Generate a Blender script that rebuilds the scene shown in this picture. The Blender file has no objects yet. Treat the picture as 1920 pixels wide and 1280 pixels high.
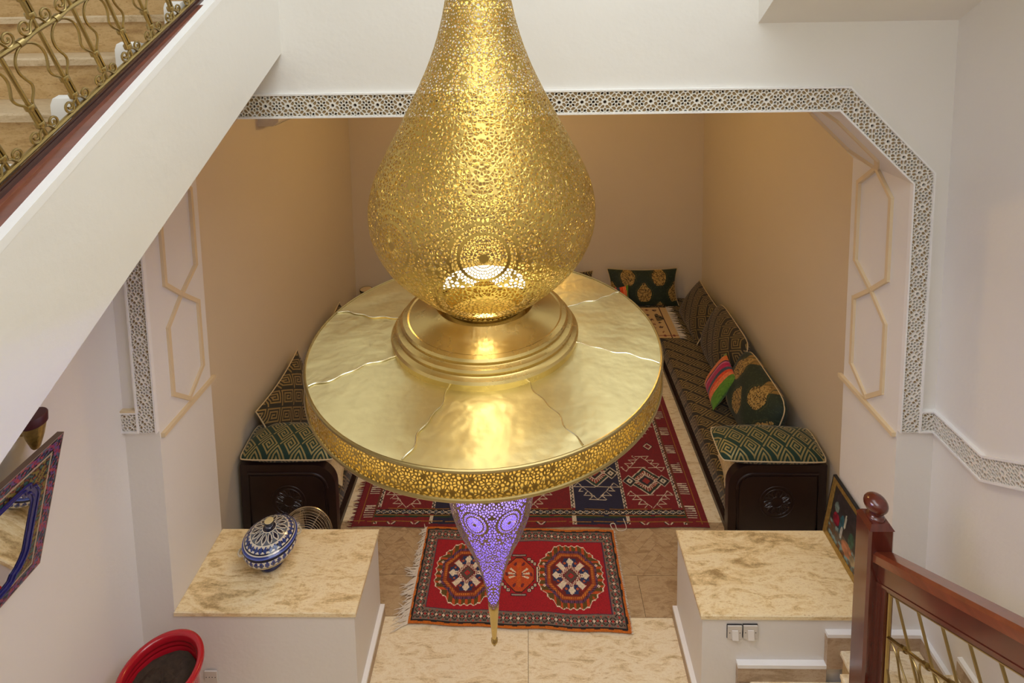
import bpy, math, random
import numpy as np
from math import sin, cos, pi, radians, sqrt, hypot, atan2
from mathutils import Matrix, Vector

random.seed(7); rng = np.random.default_rng(7)
scene = bpy.context.scene
COL = scene.collection

# ------------------------------------------------------------------ camera
ZC = 4.7023
cam_d = bpy.data.cameras.new('camera'); cam = bpy.data.objects.new('camera', cam_d); COL.objects.link(cam)
F_PX, CY_PX = 1071.98, 130.28
pt_, yw_, rl_ = 0.0994, 0.0218, -0.0167
Fv = Vector((-sin(yw_)*cos(pt_), cos(yw_)*cos(pt_), -sin(pt_)))
Rv = Vector((cos(yw_), sin(yw_), 0)); Uv = Rv.cross(Fv)
R2 = Rv*cos(rl_)+Uv*sin(rl_); U2 = -Rv*sin(rl_)+Uv*cos(rl_)
mw = Matrix(((R2.x, U2.x, -Fv.x, 0), (R2.y, U2.y, -Fv.y, 0), (R2.z, U2.z, -Fv.z, ZC), (0, 0, 0, 1)))
cam.matrix_world = mw
cam_d.sensor_width = 36; cam_d.lens = F_PX/1920*36
cam_d.shift_y = (CY_PX-640)/1920
cam_d.clip_start = 0.05; cam_d.clip_end = 100
scene.camera = cam

# ------------------------------------------------------------------ world, daylight, exposure
SKY = 4.2
world = bpy.data.worlds.new('sky'); scene.world = world; world.use_nodes = True
bg = world.node_tree.nodes['Background']; bg.inputs[0].default_value = (0.93, 0.98, 1.0, 1); bg.inputs[1].default_value = SKY
SKX0, SKX1, SKY0, SKY1, ZCEIL = -1.15, 1.9, -2.2, 3.3, 7.2
pl = bpy.data.lights.new('skylight_portal', 'AREA'); pl.shape = 'RECTANGLE'; pl.size = SKX1-SKX0; pl.size_y = SKY1-SKY0
pl.cycles.is_portal = True
po = bpy.data.objects.new('skylight_portal', pl); COL.objects.link(po); po.location = ((SKX0+SKX1)/2, (SKY0+SKY1)/2, ZCEIL+.02)
vs = scene.view_settings
vs.view_transform = 'Standard'; vs.look = 'None'; vs.gamma = 1; vs.use_curve_mapping = False
vs.exposure = 0.0
scene.cycles.use_denoising = True
scene.cycles.sample_clamp_indirect = 6.0
scene.cycles.max_bounces = 8; scene.cycles.diffuse_bounces = 5; scene.cycles.glossy_bounces = 4
scene.cycles.use_adaptive_sampling = True; scene.cycles.adaptive_threshold = 0.02

# ------------------------------------------------------------------ mesh helpers
class MB:
    def __init__(s): s.v = []; s.f = []; s.m = []; s.uv = None
    def add(s, vs, fs, mi=0):
        b = len(s.v); s.v.extend([tuple(p) for p in vs]); s.f.extend([tuple(b+i for i in f) for f in fs]); s.m.extend([mi]*len(fs)); return s
    def box(s, x0, x1, y0, y1, z0, z1, mi=0):
        return s.add([(x0,y0,z0),(x1,y0,z0),(x1,y1,z0),(x0,y1,z0),(x0,y0,z1),(x1,y0,z1),(x1,y1,z1),(x0,y1,z1)],
                     [(3,2,1,0),(4,5,6,7),(0,1,5,4),(1,2,6,5),(2,3,7,6),(3,0,4,7)], mi)
    def bbox(s, x0, x1, y0, y1, z0, z1, b=.004, mi=0):   # box with chamfered top edges
        return s.add([(x0,y0,z0),(x1,y0,z0),(x1,y1,z0),(x0,y1,z0),(x0,y0,z1-b),(x1,y0,z1-b),(x1,y1,z1-b),(x0,y1,z1-b),
                      (x0+b,y0+b,z1),(x1-b,y0+b,z1),(x1-b,y1-b,z1),(x0+b,y1-b,z1)],
                     [(3,2,1,0),(8,9,10,11),(0,1,5,4),(1,2,6,5),(2,3,7,6),(3,0,4,7),(4,5,9,8),(5,6,10,9),(6,7,11,10),(7,4,8,11)], mi)
    def prism(s, poly, fn, d0, d1, mi=0):                # poly in 2D, fn(a,b,d)->xyz
        n = len(poly); vs = [fn(a,b,d0) for a,b in poly]+[fn(a,b,d1) for a,b in poly]
        fs = [tuple(range(n))[::-1], tuple(range(n,2*n))]+[(i,(i+1)%n,n+(i+1)%n,n+i) for i in range(n)]
        return s.add(vs, fs, mi)
    def tube(s, pts, r, seg=8, closed=False, mi=0, cap=True):
        P = [Vector(p) for p in pts]; n = len(P)
        rr = r if hasattr(r,'__len__') else [r]*n
        T = []
        for i in range(n):
            a = P[(i-1)%n] if (closed or i>0) else P[i]; b = P[(i+1)%n] if (closed or i<n-1) else P[i]
            t = (b-a); T.append(t.normalized() if t.length>1e-9 else Vector((0,0,1)))
        up = Vector((0,0,1)) if abs(T[0].z)<.9 else Vector((1,0,0))
        N = (up-T[0]*up.dot(T[0])).normalized(); vs = []; 
        for i in range(n):
            N = (N-T[i]*N.dot(T[i])); N = N.normalized() if N.length>1e-9 else Vector((1,0,0))
            B = T[i].cross(N)
            for k in range(seg):
                a = 2*pi*k/seg; vs.append(P[i]+(N*cos(a)+B*sin(a))*rr[i])
        fs = []
        for i in range(n if closed else n-1):
            j = (i+1)%n
            for k in range(seg): fs.append((i*seg+k, i*seg+(k+1)%seg, j*seg+(k+1)%seg, j*seg+k))
        if cap and not closed: fs += [tuple(range(seg))[::-1], tuple((n-1)*seg+k for k in range(seg))]
        return s.add(vs, fs, mi)
    def lathe(s, prof, n=48, c=(0,0,0), mi=0, cap0=False, cap1=False):
        vs = []; m = len(prof)
        for r,z in prof:
            for k in range(n):
                a = 2*pi*k/n; vs.append((c[0]+r*cos(a), c[1]+r*sin(a), c[2]+z))
        fs = [(i*n+k, i*n+(k+1)%n, (i+1)*n+(k+1)%n, (i+1)*n+k) for i in range(m-1) for k in range(n)]
        if cap0: fs.append(tuple(range(n))[::-1])
        if cap1: fs.append(tuple((m-1)*n+k for k in range(n)))
        return s.add(vs, fs, mi)
    def xf(s, M):
        M = M if isinstance(M, Matrix) else Matrix.Translation(M)
        s.v = [tuple(M @ Vector(p)) for p in s.v]; return s

def worldloc(o):
    L = Vector((0,0,0))
    while o is not None: L += o.location; o = o.parent
    return L
def mesh_of(name, mb, mats, off=(0,0,0), smooth=True, angle=40, uvf=None):
    me = bpy.data.meshes.new(name)
    V = np.array(mb.v, float)-np.array(off, float)
    me.from_pydata([tuple(p) for p in V.tolist()], [], mb.f)
    for m in (mats if isinstance(mats,(list,tuple)) else [mats]): me.materials.append(m)
    me.polygons.foreach_set('material_index', mb.m)
    if uvf is not None or mb.uv is not None:
        uv = np.array(mb.uv if mb.uv is not None else [uvf(*p) for p in mb.v], float)
        lay = me.uv_layers.new(name='UVMap'); li = np.zeros(len(me.loops), int); me.loops.foreach_get('vertex_index', li)
        lay.data.foreach_set('uv', uv[li].ravel())
    me.update()
    if smooth:
        me.polygons.foreach_set('use_smooth', [True]*len(me.polygons)); me.set_sharp_from_angle(angle=radians(angle))
    return me
def obj(name, mb, mats, parent=None, smooth=True, angle=40, loc=None, uvf=None):
    off = worldloc(parent) if parent is not None else Vector((0,0,0))
    if loc is not None: off = Vector(loc)
    o = bpy.data.objects.new(name, mesh_of(name, mb, mats, off, smooth, angle, uvf)); COL.objects.link(o)
    if parent is not None: o.parent = parent
    if loc is not None: o.location = Vector(loc)-(worldloc(parent) if parent is not None else Vector((0,0,0)))
    return o
def put(name, me, parent, loc=(0,0,0), rot=None):
    o = bpy.data.objects.new(name, me); COL.objects.link(o); o.parent = parent; o.location = loc
    if rot is not None: o.rotation_euler = rot
    return o
def thing(name, label, cat, loc=(0,0,0), group=None, kind=None):
    o = bpy.data.objects.new(name, None); COL.objects.link(o); o.location = loc; o.empty_display_size = .1
    return tag(o, label, cat, group, kind)
def tag(o, label=None, cat=None, group=None, kind=None):
    if label: o['label'] = label
    if cat: o['category'] = cat
    if group: o['group'] = group
    if kind: o['kind'] = kind
    return o
def lin(c):
    c = np.asarray(c, float)/255.; return np.where(c<=.04045, c/12.92, ((c+.055)/1.055)**2.4)
def paint(me, cols, per='face'):
    """cols: (nfaces,3) sRGB 0-255 -> corner colour attribute 'Col'"""
    L = lin(cols); n = len(me.polygons); tot = np.zeros(n, int); me.polygons.foreach_get('loop_total', tot)
    C = np.repeat(np.concatenate([L, np.ones((n,1))],1), tot, axis=0)
    a = me.color_attributes.new('Col','FLOAT_COLOR','CORNER'); a.data.foreach_set('color', C.ravel().astype(np.float32))
def grid_mb(nx, ny, fn):
    """fn(U,V) arrays in 0..1 -> (x,y,z) arrays; faces row-major ny x nx"""
    U, V = np.meshgrid(np.linspace(0,1,nx+1), np.linspace(0,1,ny+1)); X, Y, Z = fn(U,V)
    mb = MB(); mb.v = list(map(tuple, np.stack([X,Y,Z],-1).reshape(-1,3).tolist()))
    i = np.arange(ny)[:,None]*(nx+1)+np.arange(nx)[None]; f = np.stack([i,i+1,i+nx+2,i+nx+1],-1).reshape(-1,4)
    mb.f = list(map(tuple, f.tolist())); mb.m = [0]*len(mb.f); return mb

# ------------------------------------------------------------------ material helpers
class NT:
    def __init__(s, name):
        s.mat = bpy.data.materials.new(name); s.mat.use_nodes = True; s.t = s.mat.node_tree; s.t.nodes.clear()
        s.out = s.t.nodes.new('ShaderNodeOutputMaterial'); s.bs = s.t.nodes.new('ShaderNodeBsdfPrincipled'); s.t.links.new(s.bs.outputs[0], s.out.inputs[0])
    def n(s, kind, **kw):
        nd = s.t.nodes.new('ShaderNode'+kind)
        for k,v in kw.items(): setattr(nd,k,v)
        return nd
    def set(s, sock, v):
        if isinstance(v, bpy.types.NodeSocket): s.t.links.new(v, sock)
        else:
            if hasattr(v,'__len__') and len(v)==3 and sock.type=='RGBA': v = (*v,1)
            sock.default_value = v
    def math(s, op, a, b=0., c=None):
        nd = s.n('Math', operation=op); s.set(nd.inputs[0],a); s.set(nd.inputs[1],b)
        if c is not None: s.set(nd.inputs[2],c)
        return nd.outputs[0]
    def coord(s, kind='Object'): return s.n('TexCoord').outputs[kind]
    def mapping(s, vec, scale=(1,1,1), rot=(0,0,0), loc=(0,0,0)):
        nd = s.n('Mapping'); s.set(nd.inputs[0],vec); nd.inputs['Scale'].default_value = scale; nd.inputs['Rotation'].default_value = rot; nd.inputs['Location'].default_value = loc; return nd.outputs[0]
    def noise(s, vec, scale, detail=4, rough=.55, dist=0.):
        nd = s.n('TexNoise'); s.set(nd.inputs['Vector'],vec); nd.inputs['Scale'].default_value = scale; nd.inputs['Detail'].default_value = detail; nd.inputs['Roughness'].default_value = rough; nd.inputs['Distortion'].default_value = dist; return nd.outputs[0]
    def ramp(s, f, stops):
        nd = s.n('ValToRGB'); s.set(nd.inputs[0],f); cr = nd.color_ramp
        while len(cr.elements)<len(stops): cr.elements.new(.5)
        for e,(p,c) in zip(cr.elements,stops): e.position = p; e.color = (*c,1)
        return nd.outputs[0]
    def mix(s, f, a, b, mode='MIX'):
        nd = s.n('MixRGB', blend_type=mode); s.set(nd.inputs[0],f); s.set(nd.inputs[1],a); s.set(nd.inputs[2],b); return nd.outputs[0]
    def bump(s, h, strength=.2, dist=.01):
        nd = s.n('Bump'); s.set(nd.inputs['Height'],h); nd.inputs['Strength'].default_value = strength; nd.inputs['Distance'].default_value = dist
        s.t.links.new(nd.outputs[0], s.bs.inputs['Normal'])
    def p(s, **kw):
        for k,v in kw.items(): s.set(s.bs.inputs[k.replace('_',' ')], v)
        return s.mat

def simple(name, c, rough=.5, metal=0., var=.08, scale=8, bump=0., bscale=40, coat=0., **kw):
    t = NT(name); co = t.coord()
    col = t.mix(t.noise(co, scale, 5), tuple(x*(1-var) for x in c), tuple(min(1,x*(1+var)) for x in c))
    if bump: t.bump(t.noise(co, bscale, 4), bump, .004)
    return t.p(Base_Color=col, Roughness=rough, Metallic=metal, Coat_Weight=coat, **kw)
def plaster(name, c, r=.55):
    t = NT(name); co = t.coord()
    n1 = t.noise(co, 1.2, 5); n2 = t.noise(co, 34, 6, .6)
    col = t.mix(n1, tuple(x*.965 for x in c), tuple(min(1,x*1.03) for x in c))
    h = t.math('ADD', t.math('MULTIPLY', t.noise(co, 5, 3), 1.6), t.math('MULTIPLY', n2, .35))
    t.bump(h, .22, .012); return t.p(Base_Color=col, Roughness=r)
def travertine(name, c0=(.82,.675,.42), c1=(.50,.37,.19), c2=(.93,.83,.61), rot=0., sc=1.):
    t = NT(name); co = t.coord('Object')
    rnd = t.n('ObjectInfo').outputs['Random']
    off = t.n('CombineXYZ'); t.set(off.inputs[0], t.math('MULTIPLY', rnd, 37.)); t.set(off.inputs[1], t.math('MULTIPLY', rnd, 91.)); t.set(off.inputs[2], 0.)
    va = t.n('VectorMath', operation='ADD'); t.set(va.inputs[0], co); t.set(va.inputs[1], off.outputs[0])
    v = t.mapping(va.outputs[0], (2.2*sc,7.*sc,7.*sc), (0,0,rot))
    band = t.noise(v, 1.3, 8, .62, .8); fine = t.noise(v, 7, 9, .78); pits = t.noise(v, 18, 4, .75)
    grit = t.noise(co, 70*sc, 4, .7)
    f = t.math('ADD', t.math('MULTIPLY', band, .62), t.math('ADD', t.math('MULTIPLY', fine, .26), t.math('MULTIPLY', grit, .12)))
    col = t.ramp(f, [(.37,c1),(.45,c0),(.52,c2),(.57,c0),(.65,c1)])
    spots = t.ramp(pits, [(.32,(.58,.45,.30)),(.43,(1,1,1))])
    col = t.mix(.75, col, spots, 'MULTIPLY')
    t.bump(pits, .12, .003)
    return t.p(Base_Color=col, Roughness=.42)
def brass(name, c=(.74,.56,.2), rough=.28, mott=.10, bump=0., bs=9):
    t = NT(name); co = t.coord(); n = t.noise(co, 5, 6, .6); n2 = t.noise(co, 60, 4)
    col = t.mix(n, tuple(x*(1-mott*2) for x in c), tuple(min(1,x*(1+mott)) for x in c))
    ro = t.math('ADD', rough-.06, t.math('MULTIPLY', n, .14))
    if bump: t.bump(t.math('ADD', t.noise(co, bs, 3), t.math('MULTIPLY', n2, .04)), bump, .02)
    return t.p(Base_Color=col, Metallic=1., Roughness=ro)
def emit(name, c, s):
    t = NT(name); return t.p(Base_Color=(.8,.8,.8), Emission_Color=c, Emission_Strength=s, Roughness=.6)
def attr_mat(name, rough=.9, nscale=180, var=.25, bump=.25, metal=0., coat=0., sheen=0.):
    t = NT(name); a = t.n('Attribute'); a.attribute_name = 'Col'; co = t.coord()
    n = t.noise(co, nscale, 3); m = t.mix(n, (1-var,)*3, (1+var*.6,)*3)
    col = t.mix(1., a.outputs[0], m, 'MULTIPLY')
    if bump: t.bump(n, bump, .004)
    return t.p(Base_Color=col, Roughness=rough, Metallic=metal, Coat_Weight=coat, Sheen_Weight=sheen)
def fret(name, gold, dark, a=.13, b=.13, rings=2.6):
    t = NT(name); uv = t.n('UVMap').outputs[0]; sp = t.n('SeparateXYZ'); t.set(sp.inputs[0], uv)
    u = t.math('DIVIDE', sp.outputs[0], a); v = t.math('DIVIDE', sp.outputs[1], b)
    n_ = 12; gr = [[0]*n_ for _ in range(n_)]; r_, c_ = 1, 1; dr, dc = 0, 1; gr[1][1] = 1
    for L_ in (10,10,8,8,6,6,4,4,2,2):      # a square spiral: one key of the meander
        for _ in range(L_):
            r_ += dr; c_ += dc
            if 0<=r_<n_ and 0<=c_<n_: gr[r_][c_] = 1
        dr, dc = dc, -dr
    rows = [''.join(map(str,q)) for q in gr]
    P = t.math('FLOOR', t.math('MULTIPLY', t.math('FRACT', t.math('ADD', u, v)), 12.)); Q = t.math('MULTIPLY', t.math('FRACT', t.math('SUBTRACT', u, v)), 12.)
    Qi = t.math('FLOOR', Q); code = None
    for j,row in enumerate(rows):       # the key pattern, one woven row at a time
        val = float(sum(1<<i for i,ch_ in enumerate(row) if ch_=='1'))
        if val: 
            term = t.math('MULTIPLY', t.math('COMPARE', Qi, float(j), .5), val); code = term if code is None else t.math('ADD', code, term)
    g = t.math('GREATER_THAN', t.math('MODULO', t.math('FLOOR', t.math('DIVIDE', code, t.math('POWER', 2., P))), 2.), .5)
    co = t.coord(); n = t.noise(co, 220, 2)
    col = t.mix(g, dark, gold); col = t.mix(1., col, t.mix(n, (.7,.7,.7), (1.2,1.2,1.2)), 'MULTIPLY')
    t.bump(t.math('ADD', t.math('MULTIPLY', g, .6), t.math('MULTIPLY', n, .4)), .35, .003)
    return t.p(Base_Color=col, Roughness=t.math('SUBTRACT', .85, t.math('MULTIPLY', g, .4)), Metallic=t.math('MULTIPLY', g, .35), Sheen_Weight=.15)

M = {}
M['plaster'] = plaster('white_plaster', (.80,.775,.73))
M['plaster_in'] = plaster('warm_lit_plaster', (.74,.65,.50))  # warm light on the alcove walls put into the plaster colour
M['white'] = simple('white_paint', (.86,.85,.83), .45, var=.03)
M['cream'] = simple('cream_moulding', (.74,.60,.38), .5, var=.04)
M['lat_white'] = simple('carved_plaster', (.80,.77,.70), .6, var=.05)
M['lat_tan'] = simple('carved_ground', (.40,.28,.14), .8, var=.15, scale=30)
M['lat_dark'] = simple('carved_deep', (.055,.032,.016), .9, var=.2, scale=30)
M['trav'] = travertine('travertine', sc=1.8)
M['trav_top'] = travertine('travertine_slab', (.78,.60,.31), (.40,.275,.12), (.92,.79,.50))
M['trav_herr'] = travertine('travertine_tile', (.42,.29,.16), (.32,.21,.11), (.53,.39,.23), sc=1.5)
M['trav_step'] = travertine('travertine_step', (.56,.36,.15), (.38,.22,.08), (.66,.46,.22))
M['trav_nose'] = travertine('travertine_nosing', (.56,.42,.25), (.36,.25,.13), (.66,.52,.34), sc=1.6)
M['skirt'] = travertine('travertine_skirting', (.42,.30,.19), (.31,.21,.12), (.50,.38,.26))
M['grout'] = simple('grout', (.42,.30,.18), .8)
M['brass'] = brass('brass', (.68,.51,.20), .26)
M['brass_disc'] = brass('brass_sheet', (.98,.83,.45), .33, .10, .5, 5.)
M['brass_pierced'] = brass('brass_pierced', (.60,.425,.12), .33)
M['brass_low'] = brass('brass_dimmed', (.34,.25,.11), .42)  # colour darkened to offset the added downlight on the lower lantern
M['brass_rail'] = brass('brass_rail', (.40,.30,.125), .30)
M['glint'] = brass('seam_solder', (.88,.82,.64), .22)
M['silver'] = brass('steel_wire', (.72,.68,.60), .25)
M['wood_dark'] = simple('dark_wood', (.022,.009,.008), .38, var=.3, scale=14, coat=.15)
M['red_wood'] = None
def wood(name, c, rough, axis_scale):
    t = NT(name); v = t.mapping(t.coord(), axis_scale); n = t.noise(v, 6, 7, .6, .4)
    col = t.mix(n, tuple(x*.45 for x in c), tuple(x*1.5 for x in c)); t.bump(n, .05, .003)
    return t.p(Base_Color=col, Roughness=rough, Coat_Weight=.6, Coat_Roughness=.1)
M['red_wood'] = wood('varnished_red_wood', (.105,.018,.010), .2, (4,4,.6))
M['rail_wood'] = wood('varnished_rail_wood', (.19,.042,.016), .28, (4,.6,4))
M['string_wood'] = wood('brown_string_wood', (.17,.045,.022), .35, (6,.5,6))
M['string_dark'] = wood('dark_string_wood', (.055,.018,.012), .3, (6,.5,6))
M['fret_dim'] = fret('fret_brocade_dim', (.30,.21,.075), (.024,.022,.012), .26, .20)  # dim alcove light put into the brocade colour, hence browner
M['fret_back'] = fret('fret_brocade_black', (.23,.16,.06), (.022,.02,.012), .22, .22)
M['fret_green'] = fret('fret_brocade_green', (.34,.28,.105), (.008,.038,.024), .20, .20)
M['cord'] = simple('cream_cord', (.62,.50,.30), .7)
M['beige_brocade'] = simple('beige_brocade', (.60,.47,.27), .7, var=.35, scale=60, bump=.4, bscale=80)
M['cloth'] = attr_mat('woven_colour', .95, 200, .28, .4, sheen=.2)
M['brocade'] = attr_mat('brocade_colour', .7, 260, .4, .4, sheen=.1)
M['glaze'] = attr_mat('glazed_colour', .16, 90, .06, .0, coat=.5)
M['paintc'] = attr_mat('painted_colour', .4, 120, .12, .0)
M['mirror'] = NT('mirror_glass').p(Base_Color=(.86,.87,.86), Metallic=1., Roughness=.015)
M['red_glaze'] = simple('red_glazed_clay', (.42,.008,.018), .22, var=.12, coat=.4)
M['soil'] = simple('potting_soil', (.045,.028,.016), .95, var=.6, scale=40, bump=1., bscale=60)
M['plastic'] = simple('cream_plastic', (.66,.61,.54), .35, var=.02)
M['plastic_w'] = simple('white_plastic', (.78,.74,.68), .3, var=.02)
M['black'] = simple('black_gap', (.012,.011,.012), .6)
M['gilt'] = simple('gilt_frame', (.42,.28,.08), .35, .6, var=.6, scale=50, bump=.8, bscale=50)
M['frame_edge'] = simple('brown_frame_edge', (.16,.11,.08), .6)
M['blue_lacq'] = simple('blue_lacquer', (.022,.022,.16), .25, var=.15, coat=.3)
M['fringe'] = simple('white_wool_fringe', (.72,.64,.52), .95, var=.15, scale=60)
M['red_fringe'] = simple('red_wool_fringe', (.16,.010,.014), .95, var=.2, scale=60)
M['led_warm'] = emit('warm_led', (1.,.76,.32), 1.25)
M['led_white'] = emit('white_led', (1.,.93,.72), 1.9)
M['led_purple'] = emit('purple_led', (.20,.105,.98), 1.5)
M['added_lamp_glow'] = emit('added_lamp_glow', (1.,.72,.36), 4.)

XL, XR, YF, YB = -2.638, 2.553, 3.42, 4.024
RL, RR, ZT = -2.407, 2.324, 4.085
LZ = .738
XZ = lambda y: (lambda a,b,d: (a,d,b))
fXZ = lambda a,b,d: (a,d,b)        # polygon in (x,z), depth y
fYZ = lambda a,b,d: (d,a,b)        # polygon in (y,z), depth x
fXY = lambda a,b,d: (a,b,d)
def clip(poly, n, d):
    """keep n.p <= d"""
    out = []; k = len(poly)
    for i in range(k):
        p, q = poly[i], poly[(i+1)%k]; a = n[0]*p[0]+n[1]*p[1]-d; b = n[0]*q[0]+n[1]*q[1]-d
        if a<=0: out.append(p)
        if (a<0<b) or (b<0<a):
            t = a/(a-b); out.append((p[0]+(q[0]-p[0])*t, p[1]+(q[1]-p[1])*t))
    return out
def clip_convex(poly, quad):
    A = sum(quad[i][0]*quad[(i+1)%len(quad)][1]-quad[(i+1)%len(quad)][0]*quad[i][1] for i in range(len(quad)))
    q = quad if A>0 else quad[::-1]
    for i in range(len(q)):
        a, b = q[i], q[(i+1)%len(q)]; n = (b[1]-a[1], -(b[0]-a[0])); poly = clip(poly, n, n[0]*a[0]+n[1]*a[1])
        if len(poly)<3: return []
    return poly
def voronoi(seeds, todo, reach, bound):
    """Voronoi cells (python lists) of seeds[i], i in todo, clipped to bound rect; reach per seed = neighbour radius"""
    S = np.array(seeds); cells = {}
    for i in todo:
        p = S[i]; d = S-p; dd = (d*d).sum(1); idx = np.where(dd<reach[i]**2)[0]; idx = idx[np.argsort(dd[idx])]
        R = reach[i]*.7; poly = [(p[0]-R,p[1]-R),(p[0]+R,p[1]-R),(p[0]+R,p[1]+R),(p[0]-R,p[1]+R)]
        poly = clip_convex(poly, bound)
        for j in idx:
            if j==i or dd[j]<1e-14: continue
            n = (d[j][0], d[j][1]); m = p+d[j]*.5; poly = clip(poly, n, n[0]*m[0]+n[1]*m[1])
            if len(poly)<3: break
        if len(poly)>=3: cells[i] = poly
    return cells
def shrink(poly, k, fixed=None, cap=None):
    """polygon -> inner smooth ring [a0,b0,a1,b1..] (quarter points of the shrunk edges)"""
    cx = sum(p[0] for p in poly)/len(poly); cy = sum(p[1] for p in poly)/len(poly)
    q = [(cx+(x-cx)*k, cy+(y-cy)*k) for x,y in poly]; out = []
    for i in range(len(q)):
        a, b = q[i], q[(i+1)%len(q)]
        out += [(a[0]*.74+b[0]*.26, a[1]*.74+b[1]*.26), (a[0]*.26+b[0]*.74, a[1]*.26+b[1]*.74)]
    return out
def clean(poly, eps):
    out = []
    for p in poly:
        if not out or hypot(p[0]-out[-1][0], p[1]-out[-1][1])>eps: out.append(p)
    while len(out)>1 and hypot(out[0][0]-out[-1][0], out[0][1]-out[-1][1])<=eps: out.pop()
    return out

# ================================================================== THE SHELL
def struct(name, mb, mat, label=None, smooth=False, cat=None):
    return tag(obj(name, mb, mat, smooth=smooth), label, cat, None, 'structure')
HZ = 7.2
wf = MB()
wf.prism([(XL,-.1),(RL,-.1),(RL,3.636),(-1.953,ZT),(-1.953,HZ),(XL,HZ)], fXZ, YF, YB)
wf.prism([(-1.953,ZT),(1.87,ZT),(1.87,HZ),(-1.953,HZ)], fXZ, YF, YB)
wf.prism([(1.87,ZT),(RR,3.636),(RR,-.1),(XR,-.1),(XR,HZ),(1.87,HZ)], fXZ, YF, YB)
struct('wall_front', wf, M['plaster'], 'white plaster wall with the wide cut-corner arch opening')
zbl = lambda y: 4.48+.505*(y-3.42)+.12
XU = XL-.45
struct('wall_left', MB().prism([(-2.7,-.1),(YF+.6,-.1),(YF+.6,zbl(YF)),(YF,zbl(YF)),(-.3,zbl(-.3)),(-2.7,zbl(-.3))], fYZ, XL-.2, XL).box(XU-.2,XU,-2.7,YF+.6,2.4,HZ).box(XU,XL,YF,YF+.6,3.,HZ).box(XU,XL-.2,-2.7,-2.5,2.4,HZ), M['plaster'], 'white plaster wall behind the mirror at left')
struct('wall_right', MB().box(XR,XR+.2,-2.7,YF+.6,-.1,HZ), M['plaster'], 'white plaster wall above the lower stair at right')
struct('wall_back', MB().box(XL-.2,XR+.2,-2.7,-2.5,-.1,HZ), M['plaster'], 'white plaster wall of the stairwell behind the landing')
AX, AYB, AZ = 2.65, 8.4, 4.45
struct('wall_alcove_left', MB().box(-AX-.15,-AX,YB,AYB+.15,-.1,AZ), M['plaster_in'], 'tan alcove wall behind the left sofa')
struct('wall_alcove_right', MB().box(AX,AX+.15,YB,AYB+.15,-.1,AZ), M['plaster_in'], 'tan alcove wall behind the right sofa')
struct('wall_alcove_back', MB().box(-AX,AX,AYB,AYB+.15,-.1,AZ), M['plaster_in'], 'tan back wall of the seating alcove')
struct('ceiling_alcove', MB().box(-AX-.15,AX+.15,YB,AYB+.15,AZ,AZ+.12), M['plaster_in'], 'plain ceiling over the seating alcove')
cl = MB()
cl.box(XL-.65,SKX0,-2.7,YF+.6,HZ,HZ+.2); cl.box(SKX1,XR+.2,-2.7,YF+.6,HZ,HZ+.2); cl.box(SKX0,SKX1,-2.7,SKY0,HZ,HZ+.2); cl.box(SKX0,SKX1,SKY1,YF+.6,HZ,HZ+.2)
struct('ceiling', cl, M['plaster'], 'white ceiling around the open skylight')
sk = MB()
for k in range(5): x = SKX0+(k)*(SKX1-SKX0)/4; sk.box(x-.03,x+.03,SKY0,SKY1,HZ+.05,HZ+.13)
sk.box(SKX0,SKX1,2.15,2.29,HZ+.02,HZ+.16)
struct('trim_9', sk, M['wood_dark'], 'dark skylight bars with the beam that carries the chandelier')

# ---- floor: sub-base plus stone pieces
floor = struct('floor', MB().box(XL,XR,-2.5,YB,-.14,-.03).box(-AX,AX,YB,AYB,-.14,-.03), M['grout'], 'beige travertine floor of hall and alcove')
def slab(poly, mat, name='slab', h=.03, b=.0015, parent=floor):
    poly = clean(poly, .004)
    if len(poly)<3: return
    cx = sum(p[0] for p in poly)/len(poly); cy = sum(p[1] for p in poly)/len(poly)
    mb = MB(); mb.prism([(x,y) for x,y in poly], fXY, -h, 0)
    return obj(name, mb, mat, parent, smooth=False, loc=(cx,cy,0))
g = .0015
def rect(x0,x1,y0,y1): return [(x0+g,y0+g),(x1-g,y0+g),(x1-g,y1-g),(x0+g,y1-g)]
def cells(x0,x1,w):
    n = max(1,round((x1-x0)/w)); return [(x0+(x1-x0)*i/n, x0+(x1-x0)*(i+1)/n) for i in range(n)]
for j,(a,b) in enumerate(cells(0.0,YF,1.2)):
    for c,d in cells(XL,XR,1.3): slab(rect(c,d,a,b), M['trav'], 'floor_slab')
for c,d in cells(-1.19,1.122,1.2): slab(rect(c,d,YF,YB), M['trav'], 'floor_slab')
HB = 4.36
for c,d in cells(-AX,AX,.88): slab(rect(c,d,YB,HB), M['trav_herr'], 'threshold_slab')
hq = rect(-1.9,1.9,HB,4.86); W_, L_ = .075, .225
ca = cos(pi/4)
for i in range(-34,34):
    for j in range(-8,8):
        # herringbone: pairs of tiles in a diagonal grid
        for o in (0,1):
            bx = (i+j*0)*W_; 
            if o==0: x0,y0,w,h = i*W_+j*L_*2/1, i*W_, L_, W_
            else:    x0,y0,w,h = i*W_+j*L_*2/1+L_, i*W_-L_+W_, W_, L_
            g_ = .0006; P = [(x0+g_,y0+g_),(x0+w-g_,y0+g_),(x0+w-g_,y0+h-g_),(x0+g_,y0+h-g_)]
            P = [(ca*x-ca*y, ca*x+ca*y+4.6) for x,y in P]
            if max(p[0] for p in P)<-1.9 or min(p[0] for p in P)>1.9 or max(p[1] for p in P)<HB or min(p[1] for p in P)>4.86: continue
            P = clip_convex(P, hq)
            if len(P)>=3: slab(P, M['trav_herr'], 'herringbone_tile')
for a,b in cells(4.86,AYB,.9):
    for c,d in cells(-AX,AX,.9): slab(rect(c,d,a,b), M['trav'], 'floor_slab')
for sx in (-1,1): slab(rect(*sorted((sx*1.9,sx*AX)),HB,4.86), M['trav'], 'floor_slab')

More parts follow.
